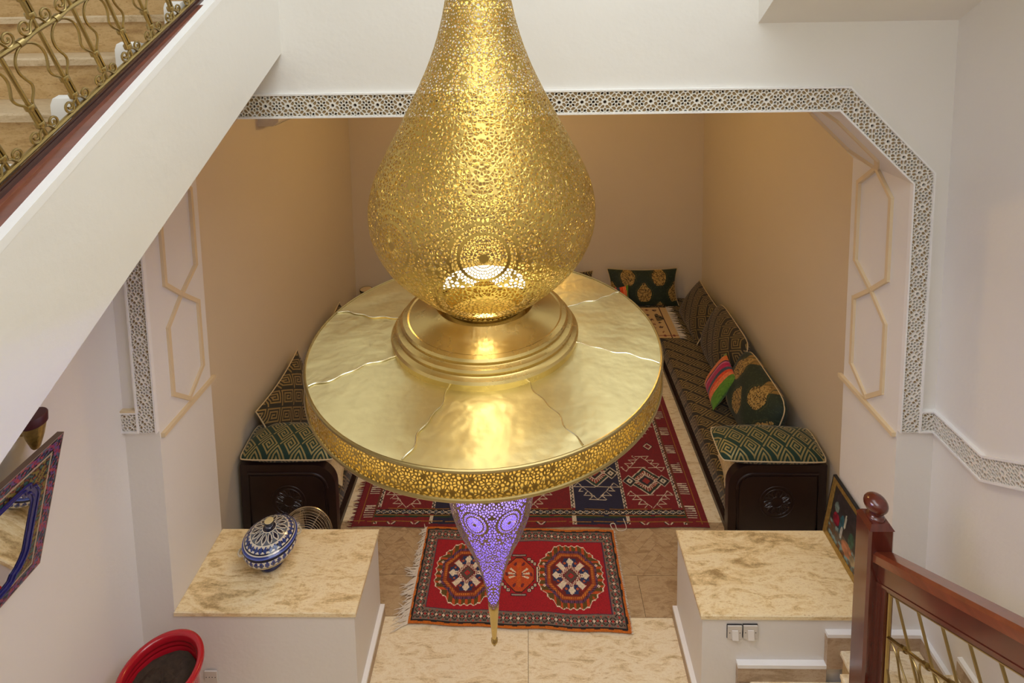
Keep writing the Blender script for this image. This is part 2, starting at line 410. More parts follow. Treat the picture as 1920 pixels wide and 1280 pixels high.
# ---- ledges in the arch
def ledge(x0, x1, inner, label):
    t = thing('ledge', label, 'ledge', ((x0+x1)/2,(YF+YB)/2,0), 'stone-topped ledges in the arch', 'structure')
    obj('ledge_body', MB().box(x0,x1,YF,YB,0,LZ-.03), M['plaster'], t, False)
    xi0, xi1 = (x0, x1+.012) if inner>0 else (x0-.012, x1)
    obj('ledge_top', MB().bbox(xi0,xi1,YF-.012,YB+.012,LZ-.03,LZ,.006), M['trav_top'], t, False)
    xs = x1 if inner>0 else x0
    a, b = (xs, xs+.034) if inner>0 else (xs-.034, xs)
    sk = obj('skirting', MB().box(a,b,YF-.034,YB,0,.080), M['skirt'], t, False)
    obj('skirting_cap', MB().box(a,b,YF-.034,YB,.080,.106), M['white'], sk, False)
    return t
ledL = ledge(RL, -1.19, 1, 'stone-topped white ledge under the blue tureen')
ledR = ledge(1.122, RR, -1, 'stone-topped white ledge with two light switches')

# ---- carved lattice band
def star_seeds(s0, s1, t0, t1):
    T = .137; H = .0685; out = []
    for i in range(int(s0/T)-2, int(s1/T)+3):
        for j in (-1,0,1,2):
            cx = i*T+(T/2 if j%2 else 0); cy = j*H
            if not (t0-.08<cy<t1+.08): continue
            out.append((cx,cy,1))
            for k in range(8):
                a = k*pi/4; out.append((cx+.0225*cos(a), cy+.0225*sin(a), 1 if k%2 else 0))
            for k in range(8):
                a = (k+.5)*pi/4; out.append((cx+.0405*cos(a), cy+.0405*sin(a), 0))
            out.append((cx+T/2, cy, 2))
    return [o for o in out if s0-.05<o[0]<s1+.05 and t0-.05<o[1]<t1+.05]
def lattice_run(parent, quad, fn, bw=.011, H=.022):
    """quad: 4 (s,t) corners: inner-start, inner-end, outer-end, outer-start; fn(s,t,h)->xyz"""
    ss = [p[0] for p in quad]; ts = [p[1] for p in quad]
    tm = (min(ts)+max(ts))/2
    cx = sum(ss)/4; 
    # inset only across the band
    def ins(p, q, f): return (p[0]+(q[0]-p[0])*f, p[1]+(q[1]-p[1])*f)
    wd = max(ts)-min(ts); f = bw/wd
    q4 = [ins(quad[0],quad[3],f), ins(quad[1],quad[2],f), ins(quad[2],quad[1],f), ins(quad[3],quad[0],f)]
    sd = star_seeds(min(ss), max(ss), min(ts)-tm, max(ts)-tm); S = [(a,b+tm) for a,b,_ in sd]
    C = voronoi(S, range(len(S)), [.06]*len(S), q4); mb = MB()
    for i,poly in C.items():
        poly = clean(poly, .0016)
        if len(poly)<3: continue
        A = abs(sum(poly[k][0]*poly[(k+1)%len(poly)][1]-poly[(k+1)%len(poly)][0]*poly[k][1] for k in range(len(poly))))/2
        if A<6e-5: mb.add([fn(a,b,H) for a,b in poly], [tuple(range(len(poly)))]); continue
        kind = sd[i][2]; I = shrink(poly, .60 if kind==2 else (.82 if A>2e-4 else .74)); n = len(poly); m = len(I)
        dep = .001 if kind else .009
        vs = [fn(a,b,H) for a,b in poly]+[fn(a,b,H) for a,b in I]+[fn(a,b,dep) for a,b in I]
        fs = []
        for k in range(n):
            k2 = (k+1)%n; fs += [(k,k2,n+2*k+1,n+2*k), (k2,n+2*k2,n+2*k+1)]
        fs += [(n+k, n+(k+1)%m, n+m+(k+1)%m, n+m+k) for k in range(m)]
        mb.add(vs, fs, 0); mb.add(vs[n+m:], [tuple(range(m))], 2 if kind else 1)
    o = obj('lattice_panel', mb, [M['lat_white'],M['lat_tan'],M['lat_dark']], parent, False)
    for a,b,c,d in ((quad[0],quad[1],q4[1],q4[0]),(q4[3],q4[2],quad[2],quad[3])):
        obj('border_strip', MB().prism([a,b,c,d], lambda s,t,h: fn(s,t,h), 0, H+.006), M['white'], parent, False)
    return o
def fr(s,t,h): return (s, YF-h, t)
def diag(P0, P1):
    d = (P1[0]-P0[0], P1[1]-P0[1]); L = hypot(*d); d = (d[0]/L, d[1]/L); n = (-d[1], d[0])
    def fn(s,t,h): return (P0[0]+d[0]*s+n[0]*t, YF-h, P0[1]+d[1]*s+n[1]*t)
    def inv(p): v = (p[0]-P0[0], p[1]-P0[1]); return (v[0]*d[0]+v[1]*d[1], v[0]*n[0]+v[1]*n[1])
    return fn, inv
tr1 = thing('trim_1', 'white carved star lattice band framing the arch', 'moulding', (0,YF,ZT), kind='structure')
OL, OR, OT = -2.538, 2.455, 4.235
dR = ((1.87,ZT),(RR,3.636),(OR,3.704),(1.932,OT)); dL = ((-1.953,ZT),(RL,3.636),(OL,3.704),(-2.015,OT))
lattice_run(tr1, [(-1.953,ZT),(1.87,ZT),(1.932,OT),(-2.015,OT)], fr)
for q in (dR, dL):
    fn, inv = diag(q[0], q[1]); lattice_run(tr1, [inv(p) for p in q], fn)
def frv(s,t,h): return (t, YF-h, s)
LB0, LB1 = 2.035, 2.178
lattice_run(tr1, [(LB0,RR),(3.636,RR),(3.704,OR),(LB0,OR)], frv)
lattice_run(tr1, [(LB0,RL),(3.636,RL),(3.704,OL),(LB0,OL)], frv)
lattice_run(tr1, [(OR,LB0),(XR,LB0),(XR,LB1),(OR,LB1)], fr)
lattice_run(tr1, [(XL,LB0),(OL,LB0),(OL,LB1),(XL,LB1)], fr)
obj('end_cap', MB().box(XL,OL,YF-.028,YF,LB1,LB1+.012), M['cream'], tr1, False)
def frr(s,t,h): return (XR-h, -s, t)
tr2 = thing('trim_2', 'carved lattice band climbing the right wall beside the stair', 'moulding', (XR,3.1,LB0), kind='structure')
YJ = 3.02; kS = .68
lattice_run(tr2, [(-YF,LB0),(-YJ,LB0),(-YJ-.005,LB1+.012),(-YF,LB1)], frr)
nn = sqrt(1+kS*kS)
def frs(s,t,h):
    y = YJ-(s-kS*t)/nn; z = LB0+(kS*s+t)/nn; return (XR-h, y, z)
def inv_s(y,z): a, b = YJ-y, z-LB0; return ((a+kS*b)/nn, (-kS*a+b)/nn)
lattice_run(tr2, [inv_s(YJ,LB0), inv_s(1.6,LB0+kS*(YJ-1.6)), inv_s(1.6,LB1+.012+kS*(YJ-1.6)), inv_s(YJ+.005,LB1+.012)], frs)

# ---- strip mouldings on the arch reveals
def strips(parent, segs, fn, w=.026, h0=.016):
    for i_s,(a,b) in enumerate(segs):
        h = h0+.0006*i_s; d = (b[0]-a[0], b[1]-a[1]); L = hypot(*d); n = (-d[1]/L*w/2, d[0]/L*w/2); e = (d[0]/L*w*.35, d[1]/L*w*.35)
        P = [(a[0]-e[0]+n[0],a[1]-e[1]+n[1]),(b[0]+e[0]+n[0],b[1]+e[1]+n[1]),(b[0]+e[0]-n[0],b[1]+e[1]-n[1]),(a[0]-e[0]-n[0],a[1]-e[1]-n[1])]
        obj('moulding_strip', MB().prism(P, fn, 0, h), M['cream'], parent, False)
def hexa(z0, z1, ya=3.575, yb=3.925, ym=3.74): 
    q = .15; return [((ym,z0),(ya,z0+q)),((ya,z0+q),(ya,z1-q)),((ya,z1-q),(ym,z1)),((ym,z0),(yb,z0+q*.85)),((yb,z0+q*.85),(yb,z1-q)),((yb,z1-q),(ym,z1))]
for nm, X, sg, lb in (('trim_3',RL,1,'cream hexagon strip moulding on the left arch reveal'),('trim_4',RR,-1,'cream hexagon strip moulding on the right arch reveal')):
    t = thing(nm, lb, 'moulding', (X,3.72,2.0), kind='structure')
    fn = lambda a,b,d: (X+sg*d, a, b)
    strips(t, hexa(2.03,2.80)+hexa(2.80,3.64), fn)
    strips(t, [((YF+.02,1.995),(YB+.02,1.985))], fn, .028, .026)
    q = dR if sg<0 else dL; d = Vector((q[0][0]-q[1][0],0,q[0][1]-q[1][1])); L = d.length; d.normalize(); nrm = Vector((-d.z,0,d.x)) if sg<0 else Vector((d.z,0,-d.x))
    if nrm.z>0: nrm = -nrm
    O = Vector((q[1][0],0,q[1][1]))
    fn2 = lambda a,b,dd: tuple(O+d*b+nrm*dd+Vector((0,a,0)))
    strips(t, hexa(0.0,L+.02), fn2)

# ---- upper stair flight on the left
K = .51; SX = -1.469
def zt(y): return 4.336+.574*(y-1.94)       # stringer top
stair = thing('stair_flight', 'upper stair flight with white stringer climbing along the left wall', 'stairs', (SX-.5,0,3.19), kind='structure')
zb = lambda y: 4.48+.505*(y-3.42)
obj('stringer', MB().prism([(-.3,zb(-.3)),(YF,zb(YF)),(YF,zt(YF)),(-.3,zt(-.3))], fYZ, SX-.12, SX), M['plaster'], stair, False)
obj('flight_slab', MB().prism([(-.3,zb(-.3)),(YF,zb(YF)),(YF,zb(YF)+.34),(-.3,zb(-.3)+.34)], fYZ, XL, SX-.12), M['plaster'], stair, False)
for k in range(-6,5):
    y = 1.94+.333*k; z = 4.38+.17*k
    obj('step_riser', MB().box(XL-.45,SX-.14,y+.02,y+.36,z-.17,z-.032), M['trav_step'], stair, False)
    obj('step_tread', MB().bbox(XL-.45,SX-.14,y,y+.36,z-.032,z,.008), M['trav_nose'], stair, False)
    # rounded white curb end beside each tread
    P = [(y-.02,z-.10),(y+.10,z-.06),(y+.10,z+.05)]+[(y+.02+.04*cos(a),z+.03+.03*sin(a)) for a in (pi/4,pi/2,3*pi/4,pi)]+[(y-.02,z+.0)]
    obj('curb_end', MB().prism(P, fYZ, SX-.17, SX-.10), M['white'], stair, True, 30)
nS = sqrt(1+.515**2)
def slope_pt(s, t, x): # along slope / perpendicular
    c_, s_ = 1/nS, .515/nS; return (x, 1.94+c_*s-s_*t, 4.382+s_*s+c_*t)
def slope_box(mb, x0, x1, t0, t1, s0=-2.2, s1=1.66, mi=0):
    P = [slope_pt(s,t,x) for x in (x0,x1) for s,t in ((s0,t0),(s1,t0),(s1,t1),(s0,t1))]
    return mb.add(P, [(0,1,2,3),(7,6,5,4),(0,4,5,1),(1,5,6,2),(2,6,7,3),(3,7,4,0)], mi)
def line(y, t): return 4.382+.515*(y-1.94)+t
def string(name, x0, x1, t, mat):
    P = [(y,zt(y)-.02) for y in (-.3,1.0,2.0,2.7,YF)]+[(y,max(zt(y)+.012+t,line(y,t))) for y in (YF,2.7,2.0,1.0,-.3)]
    return obj(name, MB().prism(P, fYZ, x0, x1), mat, stair, False)
obj('white_cap', MB().prism([(-.3,zt(-.3)-.03),(YF,zt(YF)-.03),(YF,zt(YF)+.003),(-.3,zt(-.3)+.003)], fYZ, SX-.119, SX+.0008), M['white'], stair, False)
string('string_board', SX-.055, SX-.036, -.010, M['string_wood'])
string('string_moulding', SX-.064, SX-.055, .004, M['string_dark'])
string('string_bead', SX-.076, SX-.066, .012, M['string_dark'])

# ---- brass railing in a slope plane
def spiral(c, r0, r1, a0, a1, n=14):
    return [(c[0]+(r0+(r1-r0)*i/n)*cos(a0+(a1-a0)*i/n), c[1]+(r0+(r1-r0)*i/n)*sin(a0+(a1-a0)*i/n)) for i in range(n+1)]
def smooth(pts, n=4):
    P = [pts[0]]+list(pts)+[pts[-1]]; out = []
    for i in range(1,len(P)-2):
        for k in range(n):
            t = k/n; a,b,c,d = P[i-1],P[i],P[i+1],P[i+2]
            out.append(tuple(.5*((2*b[j])+(-a[j]+c[j])*t+(2*a[j]-5*b[j]+4*c[j]-d[j])*t*t+(-a[j]+3*b[j]-3*c[j]+d[j])*t**3) for j in range(len(b))))
    out.append(tuple(pts[-1])); return out
def flat(pts, n=0.): return [(a,b,n) for a,b in pts]
def mk(name, fnc, mat=None):
    mb = MB(); fnc(mb); return mesh_of(name, mb, mat or M['brass_rail'], smooth=True, angle=50)
PIT = .163
me_bar = mk('baluster', lambda m: m.tube([(0,.0,0),(0,.62,0)], .0066, 8))
me_side = mk('side_bar', lambda m: m.tube([(0,0,.004),(0,.082,.004)], .0048, 6))
def collar(m): m.tube([(0,-.010,0),(0,-.008,0),(0,.008,0),(0,.010,0)], [.0135,.0150,.0150,.0135], 12)
me_col = mk('collar', collar)
def lyre(sg):
    return lambda m: m.tube(flat(smooth([(sg*.010,.135),(sg*.016,.150),(sg*.035,.172),(sg*.042,.195),(sg*.030,.225),(sg*.024,.25),(sg*.030,.28),(sg*.050,.303),(sg*.0815,.318)]),.004), .0044, 7)
me_lyR, me_lyL = mk('lyre_wire', lyre(1)), mk('lyre_wire', lyre(-1))
def scroll(sg, base, c, up=1, R0=.022):
    return lambda m: m.tube(flat(smooth([base, (sg*.02+base[0]*0, (base[1]+c[1])/2-.004*up)],2)[:3]+[(c[0]+sg*x*1., c[1]+y*up) for x,y in spiral((0,0), R0, .005, -pi*.62, pi*2.1, 22)],.004), .0042, 7)
me_scR, me_scL = mk('foot_scroll', scroll(1,(.006,.055),(.040,.047))), mk('foot_scroll', scroll(-1,(-.006,.055),(-.040,.047)))
me_suR, me_suL = mk('upper_scroll', scroll(1,(.006,.365),(.044,.355),1,.027)), mk('upper_scroll', scroll(-1,(-.006,.365),(-.044,.355),1,.027))
me_mcol = mk('mid_collar', lambda m: m.tube([(-.011,0,0),(.011,0,0)], .0135, 10))
def railing(root, ks, org, sdir, s_off, extra_top=False):
    """org: 3D point of s=0,t=0; sdir: unit (y,z) direction of s"""
    c_, s_ = sdir; Mx = Matrix(((0,0,1),(c_,-s_,0),(s_,c_,0))) if c_>0 else Matrix(((0,0,-1),(c_,-s_,0) if False else (c_,s_*1.,0),(s_,-c_,0)))
    eul = Mx.to_euler(); rl = worldloc(root)
    def P(s,t,n=0): return Vector(org)+Mx @ Vector((s,t,n))
    for k in ks:
        s = s_off+PIT*k
        b = put('baluster', me_bar, root, P(s,.02)-rl, eul)
        [put('side_bar', me_side, b, (x_,t_-.02,0)) for x_ in (-.011,.011) for t_ in (.062,.368)]
        for t in (.067,.135,.375,.435): put('collar', me_col, b, (0,t-.02,0))
        for me in (me_lyR,me_lyL,me_scR,me_scL,me_suR,me_suL): put(me.name.split('.')[0], me, b, (0,-.02,0))
        put('mid_collar', me_mcol, b, (PIT/2,.32-.02,0))
    return P
rail_u = thing('stair_railing', 'brass scroll railing on the upper left stair', 'railing', (SX-.10,1.94,4.38))
PU = railing(rail_u, range(-4,7), (SX-.083,1.94,4.382), (1/nS,.515/nS), .009)
obj('bottom_bar', MB().tube([PU(-1.0,.018),PU(1.55,.018)], .009, 8), M['brass_rail'], rail_u)
mp = []; rr_ = []
for i in range(160):
    s = -1.0+2.55*i/159; ph = ((s-.009+.029)/PIT)%1; kn = math.exp(-((ph-.5 if False else min(ph,1-ph))/.16)**2)
    mp.append(PU(s,.322+.0022*sin(2*pi*ph),.0)); rr_.append(.0105-.0035*kn)
obj('mid_bar', MB().tube(mp, rr_, 8), M['brass_rail'], rail_u)
obj('top_bar', MB().tube([PU(-1.0,.64),PU(1.55,.64)], .009, 8), M['brass_rail'], rail_u)
obj('handrail', slope_box(MB(), SX-.118, SX-.048, .64, .72, -1.0, 1.55), M['string_wood'], rail_u, False)

# ---- upper flight soffit at top right
so = thing('stair_soffit', 'white sloping underside of the flight above at top right', 'stairs', (1.97,3.3,4.6), kind='structure')
P = [(YF,4.615),(YF,4.615+.45),(.6,4.615+.67*2.82+.45),(.6,4.615+.67*2.82)]
obj('soffit_slab', MB().prism(P, fYZ, 1.387, XR), M['plaster'], so, False)

# ---- landing under the camera side, lower right stair
lm = MB(); lm.box(XL,1.84,-2.5,-.3,2.95,3.19); lm.box(1.84,XR,-2.5,-.85,2.95,3.19)
struct('landing_floor', lm, M['trav'], 'travertine landing at the head of the lower stair')
ls = thing('lower_stair', 'travertine winder steps rising along the right wall', 'stairs', (2.0,2.9,0), kind='structure')
def step(x0,x1,y0,y1,z):
    obj('step_riser', MB().box(x0+.02,x1,y0,y1,0,z-.03), M['trav_step'], ls, False)
    obj('step_tread', MB().bbox(x0,x1,y0,y1,z-.03,z,.006), M['trav'], ls, False)
step(1.43,2.03,2.3,YF-.03,.282); step(2.01,XR-.03,3.09,YF-.03,.515)
for k in range(11):
    y1 = 3.09-.315*k; z = .515+.215*(k+1); x0 = 1.84
    obj('step_riser', MB().box(x0,XR-.03,y1-.315,y1-.012,z-.30,z-.03), M['trav_step'], ls, False)
    obj('step_tread', MB().bbox(x0,XR-.03,y1-.33,y1,z-.03,z,.006), M['trav'], ls, False)
def skirt(parent, x0,x1,y0,y1,z0,z1,cap=True):
    s = obj('skirting', MB().box(x0,x1,y0,y1,z0,z1-.024), M['skirt'], parent, False)
    if cap: obj('skirting_cap', MB().box(x0,x1,y0,y1,z1-.024,z1), M['white'], s, False)
skirt(ls, 1.349,1.925,YF-.036,YF-.0005,.282,.404); skirt(ls, 1.349,1.43,YF-.036,YF-.0005,0,.30,False)
skirt(ls, 1.925,XR-.03,YF-.036,YF-.0005,.38,.632)
skirt(ls, XR-.03,XR-.0005,3.09,YF-.0005,.3,.632)
for k in range(4):
    y1 = 3.09-.315*k; z = .515+.215*(k+1); skirt(ls, XR-.03,XR-.0005,y1-.315,y1,z-.3,z+.115)

# ---- right balustrade: newel, rail, brass balusters
bal = thing('newel_balustrade', 'dark red wooden newel and handrail of the lower right stair', 'balustrade', (1.894,2.908,.5))
NX0, NX1, NY0, NY1, NZ = 1.822, 1.956, 2.85, 2.984, 1.893
ch = .012
np_ = [(NX0+ch,NY0),(NX1-ch,NY0),(NX1,NY0+ch),(NX1,NY1-ch),(NX1-ch,NY1),(NX0+ch,NY1),(NX0,NY1-ch),(NX0,NY0+ch)]
obj('newel_post', MB().prism(np_, fXY, .28, NZ), M['red_wood'], bal, False)
cx_, cy_ = (NX0+NX1)/2, (NY0+NY1)/2
cp = MB(); a = .067; b_ = .048
cp.add([(cx_-a,cy_-a,NZ),(cx_+a,cy_-a,NZ),(cx_+a,cy_+a,NZ),(cx_-a,cy_+a,NZ),(cx_-b_,cy_-b_,NZ+.028),(cx_+b_,cy_-b_,NZ+.028),(cx_+b_,cy_+b_,NZ+.028),(cx_-b_,cy_+b_,NZ+.028)], [(3,2,1,0),(4,5,6,7),(0,1,5,4),(1,2,6,5),(2,3,7,6),(3,0,4,7)])
cap = obj('newel_cap', cp, M['red_wood'], bal, False)
kp = [(.0,.02),(.044,.022),(.047,.032),(.040,.040),(.030,.046),(.030,.052),(.038,.060)]
for i in range(11): an = -1.0+i*.257; kp.append((.060*cos(an), .104+.047*sin(an)))
kp += [(.0,.151)]
obj('knob', MB().lathe([(max(r,.0005),z) for r,z in kp], 32, (cx_,cy_,NZ)), M['red_wood'], cap, angle=60)
RS = .665; nr = sqrt(1+RS*RS)
def rp(s, t, x): return (x, NY0-(s-RS*t*0)/nr*1.0+0*t, 0) 
def rbox(mb, x0, x1, z0, z1, y0=NY0+.005, y1=.2, ch=0., mi=0):
    def zz(y,z): return z+RS*(NY0-y)
    if ch:
        pr = [(x0,z0),(x1,z0),(x1,z1-ch),(x1-ch,z1),(x0+ch,z1),(x0,z1-ch)]
    else: pr = [(x0,z0),(x1,z0),(x1,z1),(x0,z1)]
    n = len(pr); V = [(x,y0,zz(y0,z)) for x,z in pr]+[(x,y1,zz(y1,z)) for x,z in pr]
    return mb.add(V, [tuple(range(n))[::-1], tuple(range(n,2*n))]+[(i,(i+1)%n,n+(i+1)%n,n+i) for i in range(n)], mi)
xc = 1.9
hr = obj('handrail', rbox(MB(), xc-.055, xc+.055, 1.715, 1.775, ch=.016), M['rail_wood'], bal, False)
obj('rail_board', rbox(MB(), xc-.028, xc+.028, 1.60, 1.715), M['red_wood'], bal, False)
obj('rail_moulding', rbox(rbox(rbox(MB(), xc-.040, xc+.040, 1.703, 1.714), xc-.034, xc+.034, 1.585, 1.60), xc-.020,xc+.020,1.567,1.585), M['red_wood'], bal, False)
obj('post_fillet', MB().box(xc-.030,xc+.030,NY0-.035,NY0,.5,1.63).box(xc-.022,xc+.022,NY0-.06,NY0-.035,.5,1.63), M['red_wood'], bal, False)
me_bar2 = mk('baluster', lambda m: m.tube([(0,.0,0),(0,1.0,0)], .0075, 8))
obj('brass_frame_bar', MB().tube([(xc,NY0-.07,.6),(xc,NY0-.07,1.62)], .010, 8).tube([(xc,NY0-.07,1.555+.07*RS),(xc,.5,1.555+RS*(NY0-.5))], .008, 8), M['brass_rail'], bal)
def zmid(y): return 1.30+RS*(NY0-y)
obj('mid_bar', MB().tube([(xc,NY0-.07,zmid(NY0-.07)),(xc,.5,zmid(.5))], .010, 8), M['brass_rail'], bal)
lean = .55    # balusters stand square to the slope
for k in range(9):
    y = NY0-.115-.155*k; zt_ = 1.56+RS*(NY0-y); d = Vector((0,RS/nr,1/nr))
    top = Vector((xc,y,zt_)); bot = top-d*.62
    b = obj('baluster', MB().tube([bot,top], .0078, 8), M['brass_rail'], bal)
    ym = y+.075; zm = zmid(ym)
    for sg in (-1,1):
        e = Vector((0,-1/nr,RS/nr))*sg; m0 = Vector((xc,ym,zm))+e*.01
        pts = smooth([m0, m0+e*.045-d*.012, m0+e*.072-d*.05, m0+e*.066-d*.10, m0+e*.05-d*.16, m0+e*.06-d*.22])
        obj('lyre_wire', MB().tube(pts, .0052, 6), M['brass_rail'], b)
    u_ = Vector((0,-1/nr,RS/nr)); c0 = Vector((xc,ym,zm))
    obj('mid_collar', MB().tube([c0-u_*.013,c0+u_*.013], .0165, 10), M['brass_rail'], b)

# ================================================================== THE CHANDELIER
def catmull(kn, n=8): return smooth(kn, n)
def pierced_rev(prof, n_sect, size, c, rot=0., k=.70, rose=None, jit=.28, seed=1, mi=0, solid=.0):
    """pierced sheet: surface of revolution of prof [(r,z)..]; every hole is cut in the mesh"""
    R = random.Random(seed); pr = np.array(prof); ds = np.hypot(np.diff(pr[:,0]), np.diff(pr[:,1])); rm = (pr[1:,0]+pr[:-1,0])/2
    q = np.concatenate([[0],np.cumsum(ds/rm)]); rq = lambda x: float(np.interp(x,q,pr[:,0])); zq = lambda x: float(np.interp(x,q,pr[:,1]))
    A = 2*pi/n_sect; seeds = []; ks = []
    y = 0.; row = 0
    while y<q[-1]:
        r = rq(y); h = size*.88/r; yc = y+h/2; N = max(1, round(A/2*r/size)); off = (row%2)*.5
        for j in range(N+1):
            x = (j+off)/N*(A/2)
            if x>A/2+1e-9: continue
            on_axis = x<1e-6 or abs(x-A/2)<1e-6
            xj = x if on_axis else min(max(x+R.uniform(-jit,jit)*A/2/N, .15*A/2/N), A/2-.15*A/2/N); yj = yc+R.uniform(-jit,jit)*h
            kk_ = k+R.uniform(-.14,.12) if R.random()>solid else -1
            seeds.append((xj,yj)); ks.append(kk_)
            if not on_axis: seeds.append((A-xj,yj)); ks.append(kk_)
        y += h; row += 1
    if rose:
        for (zc, ang, rad) in rose:      # ang in units of the sector
            i = np.argmin(abs(pr[:,1]-zc)); qc = float(q[i]); rc = float(pr[i,0]); th = ang*A
            cs = [th] if 0<ang<1 else [0.,A]
            keep = [i for i,(x,yy) in enumerate(seeds) if all(hypot(x-t,yy-qc)*rc>rad+size*.35 for t in cs)]
            seeds = [seeds[i] for i in keep]; ks = [ks[i] for i in keep]
            rings = []; rr = rad*.17; n_ = max(14,int(2*pi*rad*.55/(size*.62)))//2*2
            rings.append((0,1,-1))
            f = [.27,.38,.49,.60,.70]; 
            for a_,ff in enumerate(f): rings.append((ff*rad, n_, .78))
            rings.append((.79*rad, 44, -1))
            rings.append((.88*rad, n_+8, .72)); rings.append((1.0*rad, n_+8, .72)); rings.append((1.10*rad, 52, -1))
            for t in cs:
                for a_,(rd,nn_,kk) in enumerate(rings):
                    for j in range(nn_):
                        an = 2*pi*(j+(.5 if a_%2 else 0))/nn_
                        x = t+rd/rc*sin(an); yy = qc+rd/rc*cos(an)
                        if -1e-9<=x<A-1e-9 and 0<yy<q[-1]: seeds.append((x,yy)); ks.append(kk)
    n0 = len(seeds); S = seeds+[(x-A,y_) for x,y_ in seeds]+[(x+A,y_) for x,y_ in seeds]
    reach = [3.4*size/rq(p[1]) for p in S]
    C = voronoi(S, range(n0), reach, [(-A,0),(2*A,0),(2*A,q[-1]),(-A,q[-1])])
    V = []; F = []; OF = []
    for i,poly in C.items():
        poly = clean(poly, size*.06/rq(seeds[i][1])); n = len(poly)
        if n<3: continue
        b = len(V)
        if ks[i]<0: V += poly; OF += [0.]*n; F.append(tuple(range(b,b+n))); continue
        I = shrink(poly, ks[i]); V += poly+I; ti = R.uniform(-.0016,.0004); OF += [R.uniform(-.0004,.0004) for _ in range(n)]+[ti+R.uniform(-.0007,.0007) for _ in range(len(I))]
        for e in range(n):
            e2 = (e+1)%n; F += [(b+e,b+e2,b+n+2*e+1,b+n+2*e), (b+e2,b+n+2*e2,b+n+2*e+1)]
    VA = np.array(V); r = np.interp(VA[:,1],q,pr[:,0])+np.array(OF); z = np.interp(VA[:,1],q,pr[:,1]); mb = MB()
    for s in range(n_sect):
        t = VA[:,0]+s*A+rot-A/2; P = np.stack([c[0]+r*np.cos(t), c[1]+r*np.sin(t), c[2]+z],-1)
        mb.add(P.tolist(), F, mi)
    return mb
CX, CYY = -.175, 2.22
TOCAM = atan2(-CYY, -CX)       # azimuth of the viewer's side: a rosette faces it
ch = thing('chandelier', 'huge pierced brass chandelier with teardrop lantern and round drum', 'chandelier', (CX,CYY,3.3))
bulb_k = [(.190,3.555),(.208,3.575),(.264,3.615),(.374,3.725),(.433,3.837),(.446,3.95),(.422,4.062),(.368,4.175),(.308,4.287),(.25,4.4),(.198,4.512),(.158,4.625),(.131,4.737),(.113,4.85),(.098,5.0),(.083,5.2),(.07,5.4)]
bulb = catmull(bulb_k, 6)
obj('upper_lantern', pierced_rev(bulb, 8, .0152, (CX,CYY,0), TOCAM, .64, [(3.905,.5,.105)], .60, 3, solid=.04), M['brass_pierced'], ch, angle=60)
obj('neck_cone', MB().lathe([(.07,5.4),(.05,5.5),(.052,5.52),(.03,5.56),(.016,5.6),(.016,7.24)], 24, (CX,CYY,0)), M['brass'], ch)
obj('lantern_neck', MB().lathe([(.165,3.47),(.165,3.555),(.192,3.557),(.192,3.572),(.17,3.575)], 64, (CX,CYY,0)), M['brass'], ch)
colp = [(.160,3.47),(.160,3.53),(.200,3.540),(.206,3.535),(.215,3.527),(.245,3.512),(.285,3.500),(.305,3.496),(.312,3.499),(.330,3.494),(.336,3.486),(.334,3.474),(.338,3.471),(.352,3.467),(.357,3.459),(.355,3.446),(.359,3.443),(.372,3.438),(.378,3.429),(.376,3.405)]
obj('stepped_collar', MB().lathe(colp, 96, (CX,CYY,0)), M['brass'], ch, angle=25)
DR = .697
# eight overlapping sheets of the drum's top, each with a wavy lapped seam
seam = [27.,-17.,-63.,-108.,-153.5,-196.5,-242.,-287.+0]
def wav(r, k): return .011*sin(31*r+k*2.1)+.008*sin(67*r+k)+.012*sin(12*r+3*k)
for k in range(8):
    a0 = radians(seam[k]); a1 = radians(seam[(k+1)%8]-(360 if k==7 else 0)); nt, nr_ = 30, 16
    def fn(U,V,k=k,a0=a0,a1=a1):
        r = .345+(DR-.345)*V; w0 = .011*np.sin(31*r+k*2.1)+.008*np.sin(67*r+k)+.012*np.sin(12*r+3*k); k1 = (k+1)%8
        w1 = .011*np.sin(31*r+k1*2.1)+.008*np.sin(67*r+k1)+.012*np.sin(12*r+3*k1)
        lap = .028
        t = (a0+w0+lap)*(1-U)+(a1+w1)*U; base = 3.389+.017*(DR-r)/.33
        z = base+.0005+.0045*(1-U)**6*np.clip((DR-r)/.05,0.2,1)+.0022*np.sin(5*t+k)*np.sin(9*r+k)*np.clip((DR-r)/.08,0,1)*np.clip((r-.38)/.05,0,1)
        return CX+r*np.cos(t), CYY+r*np.sin(t), z
    mb = grid_mb(nt,nr_,fn); obj('drum_top_sheet', mb, M['brass_disc'], ch, angle=80)
for k in range(8):
    pts = []
    for i in range(40):
        r = .352+(DR-.006-.352)*i/39; tt = radians(seam[k])+.011*sin(31*r+k*2.1)+.008*sin(67*r+k)+.012*sin(12*r+3*k)+.028
        pts.append((CX+r*cos(tt), CYY+r*sin(tt), 3.389+.017*(DR-r)/.33+.0040))
    obj('seam_solder', MB().tube(pts, .0027, 6), M['glint'], ch)  # pale bead stands in for the highlight along each lapped seam
obj('drum_band', pierced_rev([(DR,3.298),(DR,3.32),(DR,3.342),(DR,3.364),(DR,3.387)], 18, .0125, (CX,CYY,0), TOCAM, .60, None, .62, 5, solid=.05), M['brass_pierced'], ch, angle=60)
for z in (3.296,3.388):
    obj('drum_cord', MB().tube([(CX+(DR+.002)*cos(a),CYY+(DR+.002)*sin(a),z) for a in np.linspace(0,2*pi,128,endpoint=False)], .0062, 8, True), M['brass_rail'], ch)
obj('drum_base', MB().lathe([(.06,3.302),(DR-.004,3.298)], 96, (CX,CYY,0)), M['brass'], ch)
